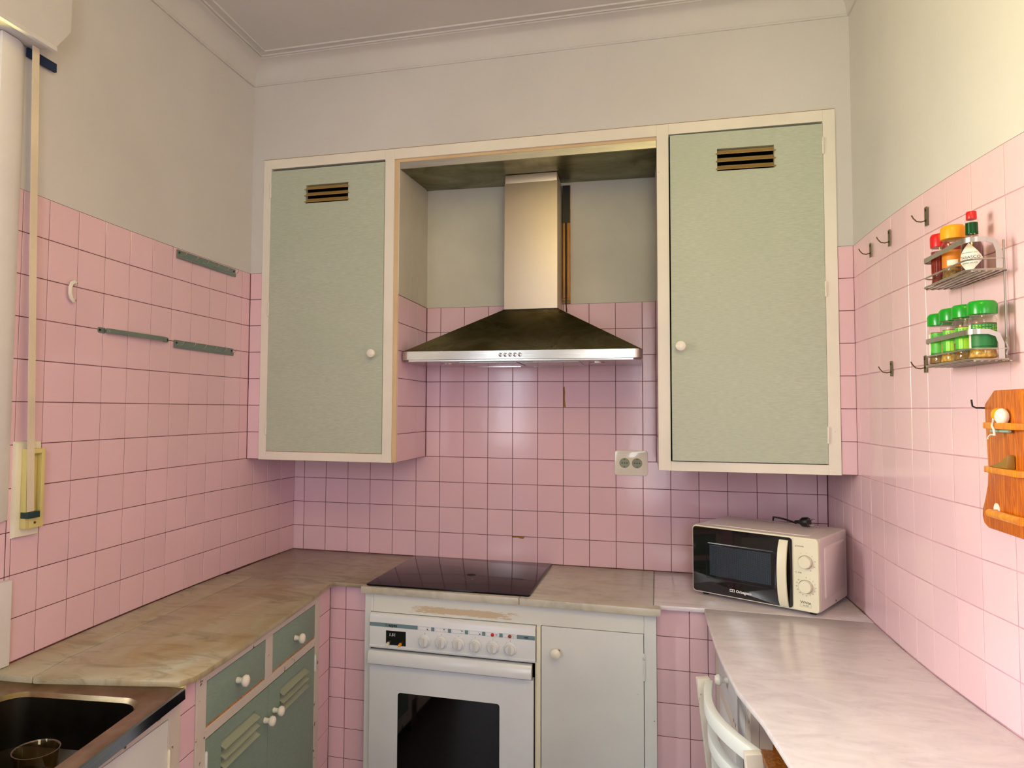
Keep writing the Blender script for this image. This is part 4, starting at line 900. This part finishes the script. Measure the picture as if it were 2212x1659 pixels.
# ------------------------------------------------------------------ right wall hooks
def wall_hook(y, z0, z1, label):
    x = XR(y) - 0.0035; h_ = thing('wall_hook', label, 'hook', (x, y, z0), 'single hooks on the right wall')
    MB().box(x - 0.0016, x, y - 0.0075, y + 0.0075, z0, z1).build('plate', M['hookmetal'], h_, bevel=0.0005, seg=1)
    zq = z0 + 0.010
    MB().tube([(x - 0.001, y, zq + 0.003), (x - 0.012, y, zq), (x - 0.022, y, zq + 0.002), (x - 0.029, y, zq + 0.010), (x - 0.033, y, zq + 0.018)], 0.0016, 6).build('hook', M['hookmetal'], h_, smooth=True)
    for zz in (z1 - 0.008, zq + 0.003): MB().lathe([(0.0036, 0), (0.003, 0.0012)], (x - 0.0016, y, zz), 8, (-1, 0, 0)).build('screw', M['black'], h_)
wall_hook(-0.593, 2.0235, 2.0675, 'small bare brass hook nearest the corner on right wall, top row')
wall_hook(-0.761, 2.0197, 2.0670, 'small bare brass hook between two others in the top row')
wall_hook(-1.0005, 2.0166, 2.0642, 'small bare brass hook of the top row nearest the spice rack')
wall_hook(-0.754, 1.6493, 1.6924, 'lone bare brass hook below the top row, left of the green-capped jars')
wall_hook(-0.9765, 1.6480, 1.6912, 'brass hook at the left end of the lower spice basket')

# ------------------------------------------------------------------ spice rack and its jars
rk = thing('spice_rack', 'two-tier metal spice rack hanging on the right wall', 'spice rack', (2.24, -1.22, 1.65))
RX = 2.2035                     # front of the baskets
def WX(y): return 2.274
y0, y1 = -1.116, -1.352
for y in (-1.1465, -1.3395): MB().tube([(WX(y), y, 1.652), (WX(y), y, 1.90)], 0.0021, 8).build('upright', M['wire'], rk, smooth=True)
MB().tube([(WX(y1), y1 + 0.009, 1.70), (WX(y1) - 0.004, y1 + 0.006, 1.69), (WX(y1) - 0.001, y1 + 0.005, 1.678), (WX(y1) - 0.004, y1 + 0.006, 1.665), (WX(y1), y1 + 0.009, 1.656)], 0.0018, 6).build('bent_end', M['wire'], rk)
def dshape(z, inset=0.0, r=0.022):
    pts = [(WX(y0) - 0.004, y0 + inset * -1)]
    pts += [(RX + inset + r - r * math.sin(a), y0 - inset - r + r * math.cos(a)) for a in [PI / 2 * i / 5 for i in range(6)]]
    pts += [(RX + inset + r - r * math.cos(a), y1 + inset + r - r * math.sin(a)) for a in [PI / 2 * i / 5 for i in range(6)]]
    pts += [(WX(y1) - 0.004, y1 + inset)]
    return [(x, y, z) for x, y in pts]
for zb, zt_ in ((1.838, 1.906), (1.655, 1.717)):
    d_ = dshape(zb)
    MB().tube(d_, 0.0024, 6).build('floor_wire', M['wire'], rk, smooth=True)
    MB().tube([(WX(y0) - 0.004, y0, zb), (WX(y1) - 0.004, y1, zb)], 0.0022, 6).build('floor_wire', M['wire'], rk)
    for i in range(6):
        x = RX + 0.010 + 0.0125 * i; MB().tube([(x, y0 - 0.002, zb - 0.0022), (x, y1 + 0.002, zb - 0.0022)], 0, rect=(0.0024, 0.0012)).build('floor_slat', M['wire'], rk)
    MB().tube(dshape(zb + 0.022, 0.001), 0.0019, 6).build('guard_wire', M['wire'], rk, smooth=True)
    top = dshape(zt_ - 0.005)[1:-1]
    e0, e1 = top[0], top[-1]
    pth = [(e0[0] + 0.034, e0[1], zb + 0.002), (e0[0] + 0.034, e0[1], zt_ - 0.03), (e0[0] + 0.028, e0[1], zt_ - 0.012), (e0[0] + 0.013, e0[1], zt_ - 0.0055)] + top + [(e1[0] + 0.013, e1[1], zt_ - 0.0055), (e1[0] + 0.028, e1[1], zt_ - 0.012), (e1[0] + 0.034, e1[1], zt_ - 0.03), (e1[0] + 0.034, e1[1], zb + 0.002)]
    b = MB(); vs = []
    for i, p in enumerate(pth):
        pv = Vector(p); 
        t = (Vector(pth[min(i + 1, len(pth) - 1)]) - Vector(pth[max(i - 1, 0)])).normalized()
        outn = Vector((-1, 0, 0)) if abs(t.y) > 0.8 else (Vector((0, 1, 0)) if pv.y > -1.2 else Vector((0, -1, 0)))
        if abs(t.x) > 0.2 and abs(t.y) > 0.2: outn = Vector((t.y, -t.x, 0)); outn = outn if outn.x < 0 else -outn; outn.normalize()
        wv = t.cross(outn).normalized() * 0.0052; nv = outn * 0.0007
        vs.append([b.v(tuple(pv + wv + nv)), b.v(tuple(pv - wv + nv)), b.v(tuple(pv - wv - nv)), b.v(tuple(pv + wv - nv))])
    for A, B in zip(vs, vs[1:]):
        for j in range(4): b.b.faces.new([A[j], A[(j + 1) % 4], B[(j + 1) % 4], B[j]])
    b.b.faces.new(vs[0]); b.b.faces.new(vs[-1][::-1]); b.build('flat_band', M['wire'], rk, smooth=True)

def spice_jar(name, label, y, z, h, r, cap, fill, fm, lab, group, x=2.2465, cap_h=0.030, seg=22):
    j = thing(name, label, 'spice jar', (x, y, z), group); c = (x, y, z)
    hb_ = h - cap_h
    MB().lathe([(r * 0.9, 0.0), (r, 0.003), (r * 0.9, 0.018), (r * 0.92, 0.03), (r * 0.92, hb_ - 0.018), (r * 0.98, hb_ - 0.012), (r * 0.80, hb_ - 0.002), (r * 0.78, hb_ + 0.004)], c, seg).build('glass_body', M['glass'], j, smooth=True)
    MB().lathe([(r * 0.84, 0.0025), (r * 0.93, 0.004), (r * 0.84, 0.018), (r * 0.86, 0.03), (r * 0.86, 0.0025 + (hb_ - 0.02) * fill), (0.001, 0.003 + (hb_ - 0.02) * fill)], c, seg).build('contents', fm, j, smooth=True)
    MB().lathe([(r * 0.96, hb_ - 0.001), (r * 1.03, hb_), (r * 1.05, hb_ + cap_h * 0.72), (r * 0.98, h - 0.003), (r * 0.85, h), (0.001, h + 0.0003)], c, seg).build('cap', cap, j, smooth=True)
    for (z0_, z1_, a0, a1, m_) in lab:
        b = MB(); n_ = 10; A = []; B = []
        for i in range(n_ + 1):
            a = math.radians(a0 + (a1 - a0) * i / n_)
            A.append(b.v((x + r * 0.945 * math.cos(a), y + r * 0.945 * math.sin(a), z + z0_))); B.append(b.v((x + r * 0.945 * math.cos(a), y + r * 0.945 * math.sin(a), z + z1_)))
        for i in range(n_): b.b.faces.new([A[i], A[i + 1], B[i + 1], B[i]])
        b.build('paper_label', m_, j, smooth=True)
    return j
zl, zu = 1.6578, 1.8408
GJ = [(-1.1415, 'green-capped spice jar furthest left in the lower basket'), (-1.197, 'green-capped spice jar second from left in the lower basket'), (-1.252, 'green-capped spice jar second from right, with a lime label'), (-1.3220, 'green-capped spice jar at the right end, filled with golden flakes')]
for i, (y, lb) in enumerate(GJ):
    r = 0.0252; h = (0.117, 0.121, 0.121, 0.119)[i]; xj = (2.231, 2.2345, 2.238, 2.240)[i]
    lab = [(0.024, 0.072, 195, 330, M['labelgreen'] if i < 3 else M['labeldark']), (0.020, 0.026, 195, 330, M['labeldark']), (0.072, 0.0735, 195, 330, M['labelred'])]
    if i in (1, 2): lab += [(0.0262, 0.048, 215, 300, M['labellime']), (0.056, 0.0715, 215, 300, M['labellime'])]
    if i == 0: lab += [(0.026, 0.062, 250, 310, M['labellime'])]
    if i in (0, 3): lab += [(0.022, 0.07, 172, 193, M['labelwhite'])]
    # individual printed lines
    lab = [(a, c, e, f, m_) for a, c, e, f, m_ in lab]
    j = spice_jar('spice_jar', lb, y, zl, h, r, M['capgreen'], (0.22, 0.5, 0.5, 0.75)[i], (M['spice_brown'], M['spice_gold'], M['spice_brown'], M['spice_gold'])[i], lab, 'green-capped spice jars', x=xj, cap_h=0.027)
    b = MB()
    for q in range(6):
        zz = zl + 0.052 + q * 0.003; rr_ = r * 0.952
        for a0 in range(205, 320, 14):
            if random.random() < 0.25: continue
            P_ = [(xj + rr_ * math.cos(math.radians(a)), y + rr_ * math.sin(math.radians(a))) for a in (a0, a0 + 9)]
            b.b.faces.new([b.v((P_[0][0], P_[0][1], zz)), b.v((P_[1][0], P_[1][1], zz)), b.v((P_[1][0], P_[1][1], zz + 0.0012)), b.v((P_[0][0], P_[0][1], zz + 0.0012))])
    b.build('printed_lines', M['labeldark'] if i < 3 else M['labellime'], j)['kind'] = 'stuff'
spice_jar('spice_jar', 'red-capped spice jar in the upper basket', -1.1460, zu, 0.119, 0.0185, M['red'], 0.75, M['spice_red'], [(0.022, 0.078, 150, 340, M['labelred']), (0.030, 0.066, 165, 330, M['spice_red'])], None, x=2.232)
spice_jar('spice_jar', 'yellow-capped spice jar in the upper basket', -1.2065, zu, 0.123, 0.0232, M['yellow'], 0.8, M['spice_brown'], [(0.028, 0.066, 160, 335, M['labelorange']), (0.066, 0.080, 160, 335, M['labelred']), (0.032, 0.044, 215, 270, M['labelwhite'])], None, x=2.236)
sb_ = thing('sauce_bottle', 'small red pepper sauce bottle with diamond label and green neck foil', 'sauce bottle', (2.244, -1.2765, zu))
cB = (2.244, -1.2765, zu)
MB().lathe([(0.018, 0), (0.0205, 0.003), (0.0205, 0.060), (0.018, 0.072), (0.0112, 0.083), (0.0105, 0.112), (0.0118, 0.113), (0.0118, 0.118), (0.0105, 0.119)], cB, 22).build('glass_body', M['glass'], sb_, smooth=True)
MB().lathe([(0.017, 0.002), (0.0192, 0.004), (0.0192, 0.058), (0.0165, 0.068), (0.001, 0.0685)], cB, 22).build('sauce', M['sauce'], sb_, smooth=True)
MB().lathe([(0.0115, 0.087), (0.0112, 0.111)], cB, 20, cap=False).build('neck_foil', M['foilgreen'], sb_, smooth=True)
MB().lathe([(0.0092, 0.1185), (0.0098, 0.120), (0.0094, 0.134), (0.0085, 0.1355), (0.001, 0.136)], cB, 18).build('cap', M['red'], sb_, smooth=True)
# diamond label wrapped on the body, facing into the room
la = math.radians(232); rl = 0.0211
def wrap(u, v, dr=0.0): a = la + u / rl; return (cB[0] + (rl + dr) * math.cos(a), cB[1] + (rl + dr) * math.sin(a), zu + 0.033 + v)
b = MB(); n_ = 8; Q = []
for i in range(-n_, n_ + 1):
    u = 0.027 * i / n_; hgt = 0.031 * (1 - abs(i) / n_) + 0.0012; Q.append((b.v(wrap(u, -hgt)), b.v(wrap(u, hgt))))
for P_, R_ in zip(Q, Q[1:]): b.b.faces.new([P_[0], R_[0], R_[1], P_[1]])
b.build('diamond_label', M['labelwhite'], sb_, smooth=True)
def wrap_text(s, size, v, m):
    o = text(s, size, (0, 0, 0), (1, 0, 0), (0, 1, 0), m, None, align='CENTER', depth=0.0)
    for q in o.data.vertices:
        p = wrap(q.co.x, q.co.y + v, 0.0004); q.co = Vector(p) - sb_.location
    o.parent = sb_
wrap_text('McILHENNY CO.', 0.0042, 0.0105, M['inkgreen']); wrap_text('TABASCO', 0.0092, -0.0012, M['ink']); wrap_text('BRAND', 0.0032, -0.0055, M['red']); wrap_text('PEPPER SAUCE', 0.0045, -0.0120, M['inkgreen'])

# ------------------------------------------------------------------ wooden rack at the right edge
wr = thing('wooden_rack', 'varnished pine wall rack with scalloped outline at the right edge', 'wooden rack', (2.28, -1.33, 1.31))
xw0, xw1 = 2.283, 2.2680
half = [(0.0, 1.5945), (0.052, 1.5945), (0.094, 1.5655), (0.0925, 1.53), (0.088, 1.47), (0.0865, 1.43), (0.0905, 1.395), (0.103, 1.365), (0.1155, 1.343), (0.118, 1.328), (0.110, 1.312), (0.092, 1.305), (0.0, 1.305)]
YC = -1.345
outl = [(YC + u, z) for u, z in half] + [(YC - u, z) for u, z in half[::-1][1:-1]]
b = MB(); b.prism(outl, lambda y, z: (xw0, y, z), lambda y, z: (xw1, y, z)); b.build('back_board', M['orange'], wr, bevel=0.0035, seg=3)
for z_ in (1.5215, 1.4310): MB().box(2.2495, 2.2679, YC - 0.078, YC + 0.0600, z_ - 0.0065, z_ + 0.0065).build('slat_shelf', M['orange_lt'], wr, bevel=0.002)
for y in (YC + 0.052,):
    MB().lathe([(0.013, 0), (0.013, 0.0006)], (xw1 - 0.0001, y, 1.349), 20, (-1, 0, 0)).build('bore', M['labelwhite'] if y > YC else M['dark'], wr)
MB().tube([(2.2545, YC + 0.050, 1.342), (2.2545, YC - 0.075, 1.342)], 0.0085, 14).build('dowel', M['orange_lt'], wr, smooth=True)
MB().tube([(2.2660, YC + 0.050, 1.342), (2.2545, YC + 0.045, 1.342)], 0.0075, 10).build('dowel_end', M['orange'], wr)
pk = thing('peg_hook', 'dark L-shaped peg hook sticking out left of the wooden rack', 'hook', (2.25, -1.245, 1.56))
MB().tube([(XR(-1.25) - 0.003, -1.247, 1.558), (2.256, -1.242, 1.5585), (2.250, -1.2415, 1.562), (2.2485, -1.241, 1.576)], 0.0019, 8).build('peg', M['black'], pk, smooth=True)
rd = tag(MB().tube([(2.258, YC + 0.044, 1.5105), (2.259, YC - 0.03, 1.5115)], 0.0026, 8).build('green_rod', mat('pale_green', srgb(150, 190, 170), 0.4), smooth=True), 'thin pale green rod tucked under the upper shelf of wooden rack', 'rod')
ty = thing('tied_bag', 'yellow bulb in clear wrap tied with white string on the rack', 'bag', (2.2585, YC + 0.006, 1.528))
MB().ball((2.2575, YC + 0.012, 1.5435), 0.0145, (0.8, 1, 1)).build('yellow_bulb', M['yellow'], ty, smooth=True)
MB().ball((2.2570, YC - 0.005, 1.540), 0.0165, (0.7, 1, 1.05)).build('wrap', M['labelwhite'], ty, smooth=True)
MB().tube([(2.247, YC + 0.006, 1.536), (2.2465, YC + 0.012, 1.522), (2.2475, YC + 0.006, 1.512), (2.2470, YC + 0.003, 1.502)], 0.0022, 6).build('string', M['string'], ty)
MB().tube([(2.2470, YC + 0.004, 1.5035), (2.2470, YC + 0.020, 1.5035), (2.2475, YC + 0.031, 1.4985), (2.2475, YC + 0.033, 1.494)], 0.0014, 6).build('string', M['string'], ty)
tag(MB().hexa([(2.2505, YC - 0.03, 1.4378), (2.2505, YC + 0.042, 1.4378), (2.2670, YC + 0.042, 1.4378), (2.2670, YC - 0.03, 1.4378), (2.2540, YC - 0.03, 1.466), (2.2540, YC + 0.003, 1.4495), (2.2660, YC + 0.003, 1.4495), (2.2660, YC - 0.03, 1.466)]).build('tan_pouch', M['bottlebrown'], bevel=0.002), 'glossy tan wedge-shaped pouch lying on the lower rack shelf', 'pouch')
